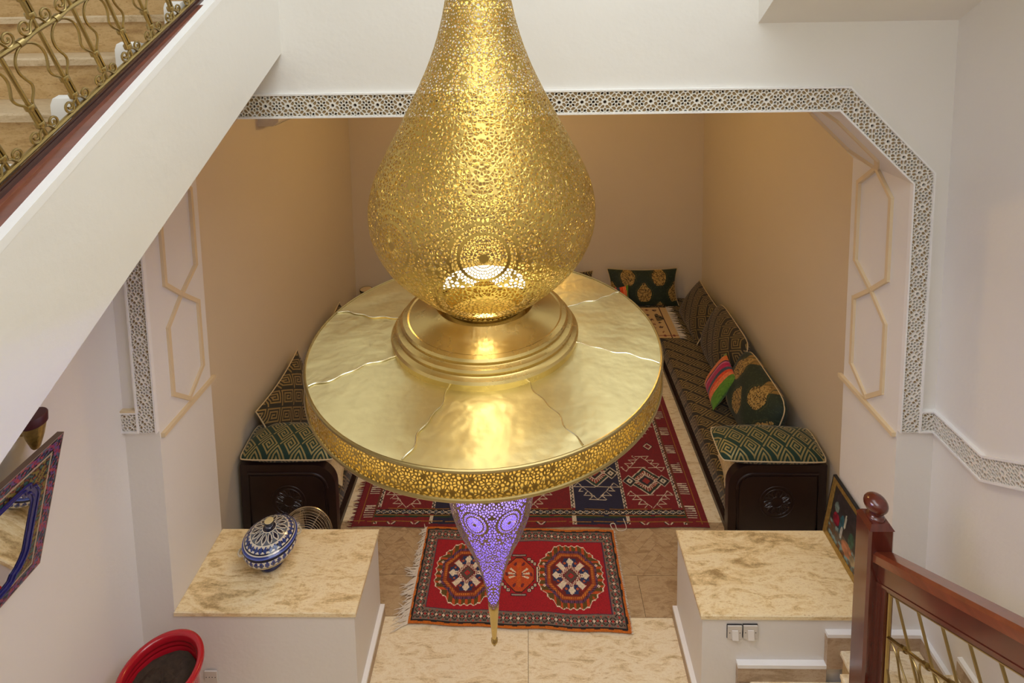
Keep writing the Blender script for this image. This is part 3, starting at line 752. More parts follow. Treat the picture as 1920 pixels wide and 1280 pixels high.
obj('led_ring', MB().lathe([(.585,3.310),(.60,3.312),(.60,3.374),(.585,3.376)], 72, (CX,CYY,0)), M['led_warm'], ch)
# lower purple lantern
LX = -.166
low_k = [(.022,2.166),(.036,2.264),(.062,2.362),(.099,2.46),(.142,2.558),(.172,2.656),(.182,2.754),(.172,2.852),(.145,2.95),(.112,3.05),(.085,3.15),(.07,3.30)]
low = catmull(low_k, 6)
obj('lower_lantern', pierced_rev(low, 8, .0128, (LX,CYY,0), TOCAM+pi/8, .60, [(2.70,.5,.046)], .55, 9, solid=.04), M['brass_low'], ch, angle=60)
obj('purple_core', MB().lathe([(max(.003,r*.85),z) for r,z in low[2:-8]], 32, (LX,CYY,0), cap0=True, cap1=True), M['led_purple'], ch)
fi = obj('finial', MB().lathe([(.0225,2.17),(.0235,2.165),(.022,2.15),(.016,2.08),(.012,2.03),(.0095,2.005)], 24, (LX,CYY,0), cap0=True), M['brass'], ch)
obj('finial_tip', MB().lathe([(.0095,2.008),(.0145,2.000),(.0145,1.990),(.009,1.984),(.006,1.972),(.001,1.968)], 20, (LX,CYY,0)), M['brass'], fi)
dl = bpy.data.lights.new('added_downlight','AREA'); dl.shape = 'DISK'; dl.size = 1.25; dl.energy = 33.; dl.color = (1.,.93,.90)  # added unseen lamp under the drum, brightens the lower room
do = bpy.data.objects.new('added_downlight',dl); COL.objects.link(do); do.parent = ch; do.location = (0,0,3.29-3.3)
# lamps inside the upper lantern
hp = [(CX+r*cos(a),CYY+r*sin(a)) for r,aa in ((.165,np.linspace(-.15,pi+.15,24)),(.045,np.linspace(pi+.15,-.15,10))) for a in aa]
obj('led_panel', MB().prism(hp, fXY, 3.60, 3.612), M['led_white'], ch, False)
def point(name, loc, c, w, r=.03, parent=None):
    l = bpy.data.lights.new(name,'POINT'); l.color = c; l.energy = w; l.shadow_soft_size = r
    o = bpy.data.objects.new(name,l); COL.objects.link(o); o.location = loc
    if parent is not None: o.parent = parent; o.location = Vector(loc)-worldloc(parent)
    return o
for z,w in ((3.78,2.2),(4.02,2.2),(4.35,1.4),(4.7,.7)): point('lantern_bulb', (CX,CYY,z), (1.,.84,.55), w, .04, ch)
for a in range(8):
    an = TOCAM+pi/8+a*pi/4; point('purple_diode', (LX+.148*cos(an),CYY+.148*sin(an),2.90), (.23,.20,1.), 8., .007, ch)

# ================================================================== SOFT FURNISHING HELPERS
def pillow_mb(w, h, t, nx=30, ny=22, sag=.0, ear=.10, rnd=.0):
    """closed cushion in its own frame: x width, y height, z thickness; eared corners, UV in metres"""
    u = np.linspace(-1,1,nx+1); v = np.linspace(-1,1,ny+1); U, V = np.meshgrid(u,v)
    X = w/2*U*(1-ear*(1-V**2)*abs(U)**2); Y = h/2*V*(1-ear*(1-U**2)*abs(V)**2)-sag*h*(1-U**2)*np.clip(V,0,1)
    k_ = 1-rnd*abs(U*V)**5; X = X*k_; Y = Y*k_
    Z = t/2*((1-abs(U)**2.6)*(1-abs(V)**2.6))**.55
    Z = Z*(1+.05*np.sin(5*U+3*V))
    mb = MB(); n = (nx+1)*(ny+1)
    top = np.stack([X,Y,Z],-1).reshape(-1,3); bot = np.stack([X,Y,-Z],-1).reshape(-1,3)
    mb.v = list(map(tuple,top.tolist()))+list(map(tuple,bot.tolist()))
    uv = np.stack([X,Y],-1).reshape(-1,2); mb.uv = uv.tolist()+(uv+[.37,.11]).tolist()
    for j in range(ny):
        for i in range(nx):
            a = j*(nx+1)+i; q = (a,a+1,a+nx+2,a+nx+1); mb.f.append(q); mb.f.append(tuple(n+k for k in q[::-1]))
    mb.m = [0]*len(mb.f)
    edge = [(0,i) for i in range(nx+1)]+[(j,nx) for j in range(1,ny+1)]+[(ny,i) for i in range(nx-1,-1,-1)]+[(j,0) for j in range(ny-1,0,-1)]
    rim = [(float(X[j,i]),float(Y[j,i]),0.) for j,i in edge]
    return mb, rim
def frame(c, ux, uy):
    ux = Vector(ux).normalized(); uy = Vector(uy); uy = (uy-ux*uy.dot(ux)).normalized(); uz = ux.cross(uy)
    return Matrix(((ux.x,uy.x,uz.x,c[0]),(ux.y,uy.y,uz.y,c[1]),(ux.z,uy.z,uz.z,c[2]),(0,0,0,1)))
def cushion(label, c, ux, uy, w, h, t, mat, cord=True, colf=None, group=None, name='cushion', nx=30, ny=22, sag=.0, ear=.10, cordmat='cord', rnd=.0):
    mb, rim = pillow_mb(w,h,t,nx,ny,sag,ear,rnd); Mx = frame(c,ux,uy)
    me = mesh_of(name, mb, mat, smooth=True, angle=80)
    if colf is not None:
        P = np.array(mb.v); fc = np.array([P[list(f)].mean(0) for f in mb.f]); paint(me, colf(fc[:,0],fc[:,1],fc[:,2]))
    o = bpy.data.objects.new(name, me); COL.objects.link(o); o.matrix_world = Mx
    tag(o, label, 'cushion', group)
    if cord:
        p = bpy.data.objects.new('piping_cord', mesh_of('piping_cord', MB().tube(rim, .006, 6, True), M[cordmat])); COL.objects.link(p); p.parent = o
    return o
def ss(*c): return np.array(c, float)
def fill(col, mask, c): col[mask] = c
def hash2(x, y, s=0.): 
    v = np.sin(x*127.1+y*311.7+s*74.7)*43758.5453; return v-np.floor(v)
def smoothn(x, y, s=0.):
    xi, yi = np.floor(x), np.floor(y); fx, fy = x-xi, y-yi; fx = fx*fx*(3-2*fx); fy = fy*fy*(3-2*fy)
    return (hash2(xi,yi,s)*(1-fx)+hash2(xi+1,yi,s)*fx)*(1-fy)+(hash2(xi,yi+1,s)*(1-fx)+hash2(xi+1,yi+1,s)*fx)*fy

# ---- brocade with gold medallions
def paisley(x, y, z):
    col = np.tile(ss(26,44,28), (len(x),1)); n = smoothn(x*130,y*130); 
    px = .46; 
    for (ox,oy) in ((0,-.03),(px/2,.20),(px/2,-.30)):
        a = ((x-ox+px/2)%px)-px/2; b = y-oy
        wd = .105*np.clip(1-((b+.02)/.15)**2,0,1)**.5*np.where(b>0,np.clip(1-b/.16,0,1),1.)+.0
        m = (abs(a)<wd)&(b>-.15)&(b<.16); fill(col, m, ss(112,86,38)); fill(col, m&(n>.45), ss(182,150,82)); fill(col, m&(n<.25), ss(52,42,20))
        e = (abs(abs(a)-wd-.022)<.005)&(b>-.12)&(b<.12); fill(col, e, ss(62,66,34))
    s = (y>.19)&(abs((x%px)-px/2)<(y-.19)*.75)&(col[:,0]<60); fill(col, s, ss(150,118,58))
    bgm = (n>.78)&(col[:,1]<50); fill(col, bgm, ss(44,60,40))
    return col
# ---- stripes
STR = [(-.5,(110,140,45)),(-.44,(226,120,38)),(-.24,(66,14,56)),(-.18,(205,100,140)),(-.12,(182,14,86)),(.03,(62,72,92)),(.14,(222,76,30)),(.24,(236,124,74)),(.36,(92,138,44))]
def stripes(x, y, z):
    w = x/.42; col = np.zeros((len(x),3)); 
    for p,c in STR: col[w>=p] = c
    col[w<-.5] = STR[0][1]; return col*(0.9+.2*hash2(np.floor(x*300),np.floor(y*40)))[:,None]

# ================================================================== SOFAS
SZ = .345
def sofa_side(sg, label):
    x0, x1 = (1.78, 2.60); X = lambda v: sg*v
    t = thing('sofa', label, 'sofa', (sg*2.19,6.5,0), 'low wooden sofas around the alcove')
    def bx(mb,a,b,*r): return mb.box(min(sg*a,sg*b),max(sg*a,sg*b),*r)
    obj('base_board', bx(bx(MB(),1.775,2.60,4.74,8.35,0.,.11),1.76,2.60,4.74,7.30,0.,.055), M['wood_dark'], t, False)
    obj('base_moulding', bx(MB(),1.752,1.775,4.74,7.30,.06,.075), M['wood_dark'], t, False)
    # mattress: rounded box, UV in metres
    prof = [(1.79,.11),(1.782,.13),(1.780,.30),(1.79,.33),(1.815,SZ),(2.60,SZ)]; L0, L1 = 4.77, 8.35
    mb = MB(); d = [0.]
    for a,b in zip(prof,prof[1:]): d.append(d[-1]+hypot(b[0]-a[0],b[1]-a[1]))
    uv = []
    ny = 20
    for j in range(ny+1):
        y = L0+(L1-L0)*j/ny
        for (a,z),dd in zip(prof,d): mb.v.append((sg*a,y,z+(.006*sin(3*y+2*a) if a>1.8 else 0))); uv.append((dd,y))
    n = len(prof)
    for j in range(ny):
        for i in range(n-1): q = (j*n+i,j*n+i+1,(j+1)*n+i+1,(j+1)*n+i); mb.f.append(q if sg<0 else q[::-1]); mb.m.append(0)
    mb.uv = uv
    obj('mattress', mb, M['fret_dim'], t, angle=70)
    # end panel towards the hall
    ex0, ex1, ez = 1.745, 2.60, .715
    def panel(i, top, r):
        a, b, zt_ = ex0+i, ex1-i, ez-top
        P = [(a,.0+ (i if i else 0)),(b,.0+(i if i else 0)),(b,zt_)]+[(a+r-r*sin(th), zt_-r+r*cos(th)) for th in np.linspace(0,pi/2,9)]
        return [(sg*x,z) for x,z in P]
    e = obj('end_panel', MB().prism(panel(0,0,.2), fXZ, 4.70, 4.765), M['wood_dark'], t, True, 30)
    obj('panel_frame', MB().prism(panel(.0,.0,.2), fXZ, 4.688, 4.70), M['wood_dark'], e, True, 30)
    obj('panel_field', MB().prism(panel(.095,.10,.12), fXZ, 4.680, 4.689), M['wood_dark'], e, True, 30)
    fr_ = panel(.075,.08,.14); fr3 = [(x,4.686,z) for x,z in fr_]
    obj('panel_bead', MB().tube(fr3, .011, 6, True), M['wood_dark'], e)
    ro = MB(); cx, cz = sg*2.17, .37
    for rr in (.15,.12,.05): ro.tube([(cx+rr*cos(a),4.680,cz+rr*sin(a)) for a in np.linspace(0,2*pi,40,endpoint=False)], .006, 6, True)
    for k in range(16):
        a = k*pi/8; ro.tube([(cx+r_*cos(a+b),4.680,cz+r_*sin(a+b)) for r_,b in ((.05,0),(.07,.12),(.09,.15),(.118,0))], .005, 5); ro.tube([(cx+r_*cos(a+b),4.680,cz+r_*sin(a+b)) for r_,b in ((.05,0),(.07,-.12),(.09,-.15),(.118,0))], .005, 5)
    tag(obj('carved_rosette', ro, M['wood_dark'], e), kind='stuff')
    return t
sofa_side(1, 'long low sofa with fret brocade mattress along the right alcove wall')
sofa_side(-1, 'low sofa mostly hidden by the chandelier along the left alcove wall')
t = thing('sofa', 'low sofa across the back alcove wall with a cream throw', 'sofa', (0,7.85,0), 'low wooden sofas around the alcove')
obj('base_board', MB().box(-1.745,1.745,7.30,8.35,0,.11), M['wood_dark'], t, False)
mb = MB(); prof = [(7.29,.11),(7.285,.3),(7.295,.33),(7.32,SZ),(8.35,SZ)]; d = [0]
for a,b in zip(prof,prof[1:]): d.append(d[-1]+hypot(b[0]-a[0],b[1]-a[1]))
uv = []
for x in (-1.745,1.745):
    for (y,z),dd in zip(prof,d): mb.v.append((x,y,z)); uv.append((x,dd))
mb.f = [(i,5+i,6+i,i+1) for i in range(4)]; mb.m = [0]*4; mb.uv = uv
obj('mattress', mb, M['fret_dim'], t, angle=70)

# throw on the far right corner of the back sofa
TX0, TX1, TY0, TY1 = .35, 2.02, 7.27, 8.05
def throw_col(x, y):
    col = np.tile(ss(205,175,125),(len(x),1)); r, p = TX1-x, y-TY0
    R3 = random.Random(5)
    for i in range(14):
        for j in range(6):
            cx = .17+.115*i+R3.uniform(-.025,.025); cy = .13+.115*j+R3.uniform(-.02,.02); rad = R3.choice((.020,.026,.044,.034))
            dd = np.hypot(r-cx,p-cy); an = np.arctan2(p-cy,r-cx); m = dd<rad*(1+.25*np.sin(5*an)); fill(col, m, ss(64,24,22) if (i+j)%3 else ss(112,44,34)); fill(col, dd<rad*.28, ss(176,136,86))
    fill(col, (abs(r-.10)<.006), ss(70,30,25)); fill(col, (abs(p-.05)<.004), ss(130,50,40))
    dm = (abs(((r)%.12)-.06)+abs(p-.05)<.025)&(abs(((r)%.12)-.06)+abs(p-.05)>.012); fill(col, dm, ss(110,45,35))
    return col
nx, ny = 110, 54
mb = grid_mb(nx,ny,lambda U,V:(TX0+(TX1-TX0)*U, TY0+(TY1-TY0)*V, SZ+.008+.004*np.sin(U*9)*np.sin(V*7)-.05*np.clip(.03-V,0,1)))
th = obj('throw_rug', mb, M['cloth'], angle=80)
P = np.array(mb.v); fc = P[np.array(mb.f)].mean(1); paint(th.data, throw_col(fc[:,0],fc[:,1]))
tag(th, 'cream throw with dark red flowers spread over the back sofa', 'throw')
fm = MB()
for k in range(34):
    y = TY0+(TY1-TY0)*k/33; a = random.uniform(-.02,.02); fm.tube([(TX1,y,SZ+.010),(TX1+.05,y+a,SZ+.012),(TX1+.10+random.uniform(-.02,.02),y+2*a,SZ+.008)], [.007,.006,.002], 5)
tag(obj('fringe', fm, M['fringe'], th), kind='stuff')

# ================================================================== CUSHIONS
G = 'cushions on the alcove sofas'
cushion('green paisley cushion leaning on the back alcove wall', (1.72,8.20,.585), (1,0,0), (0,.28,1), 1.05, .56, .20, M['brocade'], True, paisley, G, nx=110, ny=60)
cushion('dark cushion corner beside the chandelier drum against the back wall', (.62,8.22,.57), (1,0,.02), (0,.28,1), .74, .50, .18, M['fret_back'], True, None, G)
cushion('black fret cushion tucked into the back right corner', (2.34,7.55,.57), (0,-1,-.0), (.62,0,1), .86, .56, .24, M['fret_back'], True, None, G, ear=.04)
cushion('black fret cushion behind the striped cushion', (2.37,6.62,.65), (0,-1,0), (.42,0,1), .98, .64, .32, M['fret_back'], True, None, G, ear=.0, rnd=.10)
cushion('green paisley cushion nearest the armrest of the right sofa', (2.34,5.62,.65), (0,-1,0), (.40,0,1), .98, .64, .36, M['brocade'], True, paisley, G, nx=110, ny=66, ear=.0, rnd=.13)
cushion('small striped cushion in orange, pink and green', (2.13,6.05,.575), (-.10,-1,.0), (.62,0,1), .46, .46, .15, M['cloth'], False, stripes, G, nx=60, ny=30, ear=.07)
cushion('green fret pillow lying on the right sofa armrest', (2.13,4.83,.80), (1,.0,-.02), (0,1,.12), .92, .36, .20, M['fret_green'], True, None, G, name='bolster_pillow', ear=.0, rnd=.05)
cushion('green fret pillow lying on the left sofa armrest', (-2.17,4.86,.80), (1,.0,0), (0,1,.12), .86, .38, .20, M['fret_green'], True, None, G, name='bolster_pillow', ear=.0, rnd=.05)
cushion('beige brocade pillow tucked under the right armrest pillow', (1.93,4.93,.55), (.7,-.2,.6), (0,1,.1), .40, .30, .12, M['beige_brocade'], True, None, G)
cushion('beige brocade pillow tucked under the left armrest pillow', (-1.90,4.93,.55), (-.7,-.2,.6), (0,1,.1), .40, .30, .12, M['beige_brocade'], True, None, G)
cushion('green fret cushion leaning against the left alcove wall', (-2.42,5.40,.72), (0,1,0), (-.34,0,1), .98, .72, .22, M['fret_dim'], True, None, G)
cushion('dark cushion peeking out behind the drum at left', (-2.42,6.75,.62), (0,1,0), (-.34,0,1), .98, .58, .20, M['fret_back'], True, None, G)
s2 = cushion('tiny orange striped cushion at the drum edge on the back sofa', (1.30,7.98,.52), (1,0,.1), (0,.3,1), .38, .36, .12, M['cloth'], False, stripes, G, nx=40, ny=24)

# ================================================================== RUGS
def zig(a, b, per, amp, w): # zigzag line along b
    return abs(a-amp*(2*abs(((b/per)%1)-.5)-.5)*2)<w
def tri_out(x, y, cx, cy, s, up=1, w=.007):
    a, b = x-cx, (y-cy)*up; inside = (b>-s*.5)&(b<s*.5-abs(a)*1.15+.0); inner = (b>-s*.5+w)&(b<s*.5-abs(a)*1.15-w*1.5)
    return inside&~inner
def big_rug(x, y, X0, X1, Y0):
    col = np.tile(ss(118,10,22),(len(x),1)); f = y-Y0; e0 = X1-x; wd = X1-X0; e = np.minimum(e0, wd-e0)
    W_, K_, G_, B_ = ss(205,192,170), ss(22,18,24), ss(150,105,25), ss(26,26,58)
    # striped blocks column
    fill(col, (e>.055)&(e<.062), G_)
    blk = (e>.075)&(e<.175)&(((f-.10)%.26)<.13)&(f>.10); fill(col, blk, ss(96,12,24)); fill(col, blk&(((f*1000)%24)<10), W_)
    fill(col, (e>.182)&(e<.187), ss(80,70,20))
    def zz(a,b):
        m = (e>a)&(e<b); fill(col, m, W_); t_ = (e-(a+b)/2); fill(col, m&(abs(t_-.011*np.sign(np.sin(2*pi*f/.035))*0-.010*(4*abs(((f/.036)%1)-.5)-1))<.0065), K_)
    blue = (e>.745)&(e<1.21); fill(col, blue, B_)
    zz(.192,.226); zz(.71,.745); zz(1.21,1.245)
    for (a,b,ph,bl) in ((.226,.71,.0,0),(.745,1.21,.10,1),(1.245,1.99,.0,0)):
        cxp = (a+b)/2 if b<1.9 else wd/2; ee = e-cxp if b<1.9 else e0-cxp; m0 = (e>a)&(e<b); per = .92; fy = ((f-.52-ph+per/2)%per)-per/2
        d1 = abs(ee)*.9+abs(fy)
        big = m0&(d1<.175); fill(col, big&(d1>.162), W_); fill(col, big&(d1<=.162), ss(22,44,34) if bl==0 else ss(28,60,50)); fill(col, m0&(d1<.13)&(d1>.12), ss(170,60,30))
        fill(col, m0&(d1<.115), ss(130,22,25)); fill(col, m0&(d1<.085)&(d1>.072), W_); fill(col, m0&(d1<.072), ss(40,30,40)); fill(col, m0&(d1<.04), ss(150,40,35))
        rad = m0&(d1<.128)&(d1>.086)&(np.sin(np.arctan2(fy,ee)*24)>.3); fill(col, rad, W_)
        for s_ in (-1,1):
            d2 = abs(ee-s_*.168)+abs(fy); fill(col, m0&(d2<.075), K_); fill(col, m0&(d2<.075)&(d2>.064), W_); fill(col, m0&(d2<.035), W_); fill(col, m0&(d2<.012), K_)
            for j in range(4):
                for up in (-1,1):
                    c1 = s_*(.18-.046*j); c2 = up*(.145+.05*j)
                    m = m0&tri_out(ee,fy,c1,c2,.058,-up*1); fill(col, m, W_)
        fill(col, m0&(abs(abs(fy)-.17)<.0035)&(abs(ee)<.15), W_)
        for s_ in (-1,1):
            fy2 = ((f-.52-ph)%per)-per/2; d3 = abs(ee-s_*.11)+abs(fy2); fill(col, m0&(d3<.06), K_); fill(col, m0&(d3<.047)&(d3>.032), W_); fill(col, m0&(d3<.032), ss(120,25,30))
    # end bands
    bnd = f<.205; inn = e>.19
    fill(col, bnd&(f<.03), ss(112,10,22)); fill(col, (f>.055)&(f<.062), G_)
    strip = (f>.062)&(f<.205)&inn
    fill(col, strip, ss(120,12,24)); seg_b = strip&(e>.745)&(e<1.21); fill(col, seg_b, B_)
    fill(col, strip&(f>.10)&(f<.118), ss(24,52,34)); 
    bd = (f>.13)&(f<.185)&inn; fill(col, bd, K_)
    ph_ = ((x/.062)%1)-.5; w1 = abs(abs(f-.1575)-.019*(1-2*abs(ph_)))<.0035; fill(col, bd&w1, W_); fill(col, bd&(abs(ph_)*.06+abs(f-.1575)<.009), ss(70,95,120))
    fill(col, (abs(f-.123)<.003)&inn, G_); fill(col, (abs(f-.192)<.003)&inn, G_)
    wht = ((e>.71)&(e<.745)|(e>1.21)&(e<1.245))&(f>.062)&(f<.12); fill(col, wht, W_)
    return col*(.92+.16*hash2(np.floor(x*160),np.floor(y*60)))[:,None]
RX0, RX1, RY0, RY1 = -1.66, 1.63, 4.80, 7.12
nx, ny = 420, 300
mb = grid_mb(nx,ny,lambda U,V:(RX0+(RX1-RX0)*U-.03*V*0, RY0+(RY1-RY0)*V+.006*np.sin(U*22), .008+.0025*np.sin(U*15)*np.sin(V*11)))
br = obj('kilim_rug', mb, M['cloth'], angle=80); P = np.array(mb.v); fc = P[np.array(mb.f)].mean(1); paint(br.data, big_rug(fc[:,0],fc[:,1],RX0,RX1,RY0))
tag(br, 'large flat red and navy kilim covering the alcove floor', 'rug')
fm = MB()
for k in range(120):
    y = RY0+(RY1-RY0)*k/119; fm.tube([(RX0+.01,y,.008),(RX0-.03-random.random()*.03,y+random.uniform(-.02,.02),.005)], [.006,.002], 4)
tag(obj('fringe', fm, M['red_fringe'], br), kind='stuff')

def small_rug(x, y, hw, hh):
    O_,K_,T_,R_,W_ = ss(196,104,18), ss(24,17,20), ss(124,108,94), ss(165,10,28), ss(232,216,190)
    OL_,RU,BL,PU_ = ss(96,72,18), ss(198,76,24), ss(36,52,96), ss(84,38,66)
    col = np.tile(R_,(len(x),1)); dx, dy = hw-abs(x), hh-abs(y); d = np.minimum(dx,dy); hor = dy<dx
    bd = d<.122; fill(col, bd, T_); along = np.where(hor, x, y); per = .0585
    a = ((along+per/2)%per)-per/2; b = d-.076; odd = (np.floor((along+per/2)/per)%2)==0
    Xm = bd&(abs(abs(a)-abs(b)*.8)<.0042)&(abs(b)<.034); fill(col, Xm, K_); fill(col, bd&(abs(b)<.004)&(abs(a)<.026), K_)
    fill(col, bd&(abs(a)+abs(b)<.0125), W_); fill(col, bd&(abs(a)+abs(b)<.004), ss(200,60,60))
    a2 = (along%per)-per/2; fill(col, bd&(abs(a2)+abs(b)*1.3<.012), ss(180,38,38)); fill(col, bd&(abs(a)<.006)&(abs(abs(b)-.032)<.006), ss(185,50,40)); fill(col, bd&(abs(a2)<.006)&(abs(abs(b)-.024)<.006), ss(96,82,70))
    fill(col, (d<.034)&(d>.020+.004*np.sin(along*60)), K_); fill(col, d<=.020+.004*np.sin(along*60), O_); fill(col, (d>.122)&(d<.129), PU_)
    for cx in (-.435,.435):
        u, v = x-cx, y*1.0; m = np.maximum(np.maximum(abs(u),abs(v)*1.0),(abs(u)+abs(v))*.715)
        tz = np.where(abs(u)>abs(v), v, u); saw = .016*(2*abs(((tz/.052)%1)-.5))
        q = m+saw
        fill(col, q<.276, W_); fill(col, q<.269, OL_); fill(col, (q<.268)&(((tz/.052+.5)%1)>.62)&(q>.225), RU)
        fill(col, m<.218, ss(60,30,50)); fill(col, (m<.218)&(m>.200)&(np.sin(tz*420)>.1), ss(120,70,110)); fill(col, (m<.20), BL); fill(col, (m<.20)&((abs(u)<.13)|(abs(v)<.13)), ss(150,60,22))
        fill(col, (m<.19)&(m>.172)&(np.sin(tz*380)>-.3), ss(205,120,40)); fill(col, m<.166, ss(110,28,22))
        dia = abs(u)+abs(v); crs = abs(abs(u)-abs(v))
        arm = (crs<.030)&(m<.145)&(dia>.06)|((crs<.055)&(m<.145)&(m>.115)&(crs>.0)&(np.minimum(abs(u),abs(v))>.082)); fill(col, (crs<.045)&(m<.155)&(dia>.05), ss(150,30,28)); fill(col, arm, W_)
        for (p,r_) in ((u,v),(v,u)):
            fill(col, (abs(p)<.05)&(abs(r_)>.075)&(abs(r_)<.15), BL)
            fill(col, (abs(p)<.016)&(abs(r_)>.05)&(abs(r_)<.145), W_); fill(col, (abs(abs(r_)-.122)+abs(p)<.034), W_)
            c_ = np.hypot(abs(p)-.046, abs(r_)-.108); fill(col, c_<.020, ss(40,48,90)); fill(col, c_<.010, ss(190,90,40))
        fill(col, dia<.098, W_); fill(col, (dia<.10)&(dia>.07)&(np.sin((u-v)*330)*np.sin((u+v)*330)<0), ss(130,25,35)); fill(col, dia<.068, ss(92,70,62)); fill(col, (dia<.068)&(dia>.060), ss(120,24,36)); fill(col, dia<.026, ss(185,30,40)); fill(col, dia<.010, ss(120,110,50))
        for s_ in (-1,1): 
            for j in (-.09,0.,.09):
                c_ = abs(u-s_*.222)+abs(v-j); fill(col, c_<.014, W_); fill(col, c_<.006, ss(190,50,70))
    u, v = x+.0, y; m = np.maximum(np.maximum(abs(u)*1.0,abs(v)*.86),(abs(u)+abs(v))*.72)
    fill(col, (abs(u)<.062)&(abs(abs(v)-.172)<.012), K_); fill(col, (abs(u)<.058)&(abs(abs(v)-.172)<.006), ss(170,150,140)); fill(col, (abs(v)<.068)&(abs(abs(u)-.155)<.013), K_); fill(col, (abs(v)<.062)&(abs(abs(u)-.155)<.007), W_)
    for (p,r_) in ((.085,.135),(.112,.112),(.135,.09)):
        m2 = np.maximum(abs(abs(u)-p),abs(abs(v)-r_)); fill(col, m2<.016, K_); fill(col, (m2<.011), W_); fill(col, m2<.005, ss(90,40,40))
    fill(col, m<.132, RU); fill(col, (m<.132)&(m>.125), K_)
    fill(col, (abs(np.sin(u*46+.4*np.sin(v*40))*np.cos(v*34))>.82)&(m<.12), ss(110,34,46))
    for s_ in (-1,1):
        fan = np.arctan2(v, s_*u); rr = np.hypot(u,v); fill(col, (u*s_>.022)&(rr<.09)&(rr>.03)&(abs(fan)<.75)&(np.sin(fan*13)>.15), W_)
    fill(col, (abs(u)<.016)&(abs(v)<.11), ss(205,92,24))
    return col*(.90+.2*hash2(np.floor(x*200),np.floor(y*200)))[:,None]
hw, hh = .86, .43
q0, q1, q2, q3 = (-.972,3.957),(.752,3.897),(.747,4.765),(-.958,4.790)   # front-left, front-right, back-right, back-left
nx, ny = 300, 160
def rf(U,V):
    X = (q0[0]*(1-U)+q1[0]*U)*(1-V)+(q3[0]*(1-U)+q2[0]*U)*V; Y = (q0[1]*(1-U)+q1[1]*U)*(1-V)+(q3[1]*(1-U)+q2[1]*U)*V
    return X+.004*np.sin(V*19)*(np.abs(U-.5)>.49), Y+.004*np.sin(U*23), .016+.002*np.sin(U*13+V*7)
mb = grid_mb(nx,ny,rf); sr = obj('knotted_rug', mb, M['cloth'], angle=80)
U, V = np.meshgrid((np.arange(nx)+.5)/nx,(np.arange(ny)+.5)/ny); paint(sr.data, small_rug((U.ravel()*2-1)*hw,(V.ravel()*2-1)*hh,hw,hh))
tag(sr, 'small red knotted rug with two medallions at the alcove entrance', 'rug')
fm = MB()
for k in range(95):
    v = k/94; x, y = q0[0]*(1-v)+q3[0]*v, q0[1]*(1-v)+q3[1]*v; L = random.uniform(.06,.13)*(.5 if v>.55 else 1.); a = random.uniform(-.05,.05)
    fm.tube([(x+.005,y,.016),(x-L*.5,y+a*.6-.015,.012),(x-L,y+a*1.5-.05*random.random(),.006)], [.006,.005,.0015], 4)
tag(obj('fringe', fm, M['fringe'], sr), kind='stuff')
fm = MB()
for k in range(60):
    v = k/59; x, y = q1[0]*(1-v)+q2[0]*v, q1[1]*(1-v)+q2[1]*v; fm.tube([(x-.004,y,.016),(x+.014,y+random.uniform(-.01,.01),.008)], [.005,.002], 4)
fm.tube(smooth([(q2[0],q2[1],.012),(q2[0]-.02,q2[1]+.05,.02),(q2[0]+.02,q2[1]+.06,.02),(q2[0]+.04,q2[1]-.0,.012),(q2[0]+.12,q2[1]+.02,.01),(q2[0]+.11,q2[1]+.12,.012)]), .004, 5)
tag(obj('side_selvage', fm, M['fringe'], sr), kind='stuff')

# ================================================================== SMALL THINGS
# ---- blue and white tureen
TX, TY = -1.90, 3.765
tp = [(.072,0.),(.078,.006),(.080,.018),(.068,.028),(.066,.034),(.095,.050),(.140,.078),(.160,.104),(.166,.125),(.163,.142),(.158,.150)]
tl = [(.160,.152),(.166,.156),(.166,.164),(.158,.172),(.146,.186),(.122,.206),(.092,.224),(.060,.238),(.036,.246),(.030,.249)]
tk = [(.028,.247),(.027,.254),(.022,.262),(.024,.274),(.030,.286),(.030,.296),(.024,.302),(.001,.304)]
TSC = 1.12
def lidz(z): return z*1.15 if z<.151 else .151*1.15+(z-.151)*.80
def unz(z): return np.where(z<.151*1.15, z/1.15, .151+(z-.151*1.15)/.80)
tp, tl, tk = [[(r*TSC,lidz(z)*TSC) for r,z in q] for q in (tp,tl,tk)]
tu = thing('tureen', 'blue and white painted ceramic tureen with domed lid on the left ledge', 'tureen', (TX,TY,LZ))
def glazed(name, prof, parent, paintf, n=160, m=5, cap=False):
    pr = smooth(prof, m); mb = MB().lathe(pr, n, (TX,TY,LZ), cap0=cap); o = obj(name, mb, M['glaze'], parent, angle=70)
    k = len(pr)-1; th = np.tile((np.arange(n)+.5)/n*2*pi, k); zz = np.repeat([(pr[i][1]+pr[i+1][1])/2 for i in range(k)], n); rr = np.repeat([(pr[i][0]+pr[i+1][0])/2 for i in range(k)], n)
    c = paintf(th, rr/TSC, unz(zz/TSC))
    if cap: c = np.concatenate([c, c[:1]])
    paint(o.data, c); return o
CW, CB, CD = ss(214,208,190), ss(38,56,130), ss(20,24,48)
def bowl_c(t, r, z):
    col = np.tile(CW,(len(t),1)); fill(col, z<.03, ss(24,34,95)); fill(col, (z>.045)&(z<.10), ss(176,160,128))
    ph = (t/(2*pi)*26)%1-.5; fill(col, (z>.05)&(z<.095)&(abs(z-.072-.018*np.cos(ph*2*pi))<.005), ss(70,60,60)); fill(col, (z>.098)&(z<.104), CD)
    b = (z>.104)&(z<.140); fill(col, b, CB); ph = (t/(2*pi)*30)%1-.5; zz = (z-.122)/.018; fill(col, b&(abs(ph)*2.2<abs(zz)*.9), CW); fill(col, b&(abs(ph)<.07), CW); fill(col, b&(abs(abs(ph)-.5)<.06)&(abs(zz)<.4), CD)
    fill(col, z>.140, CD); return col
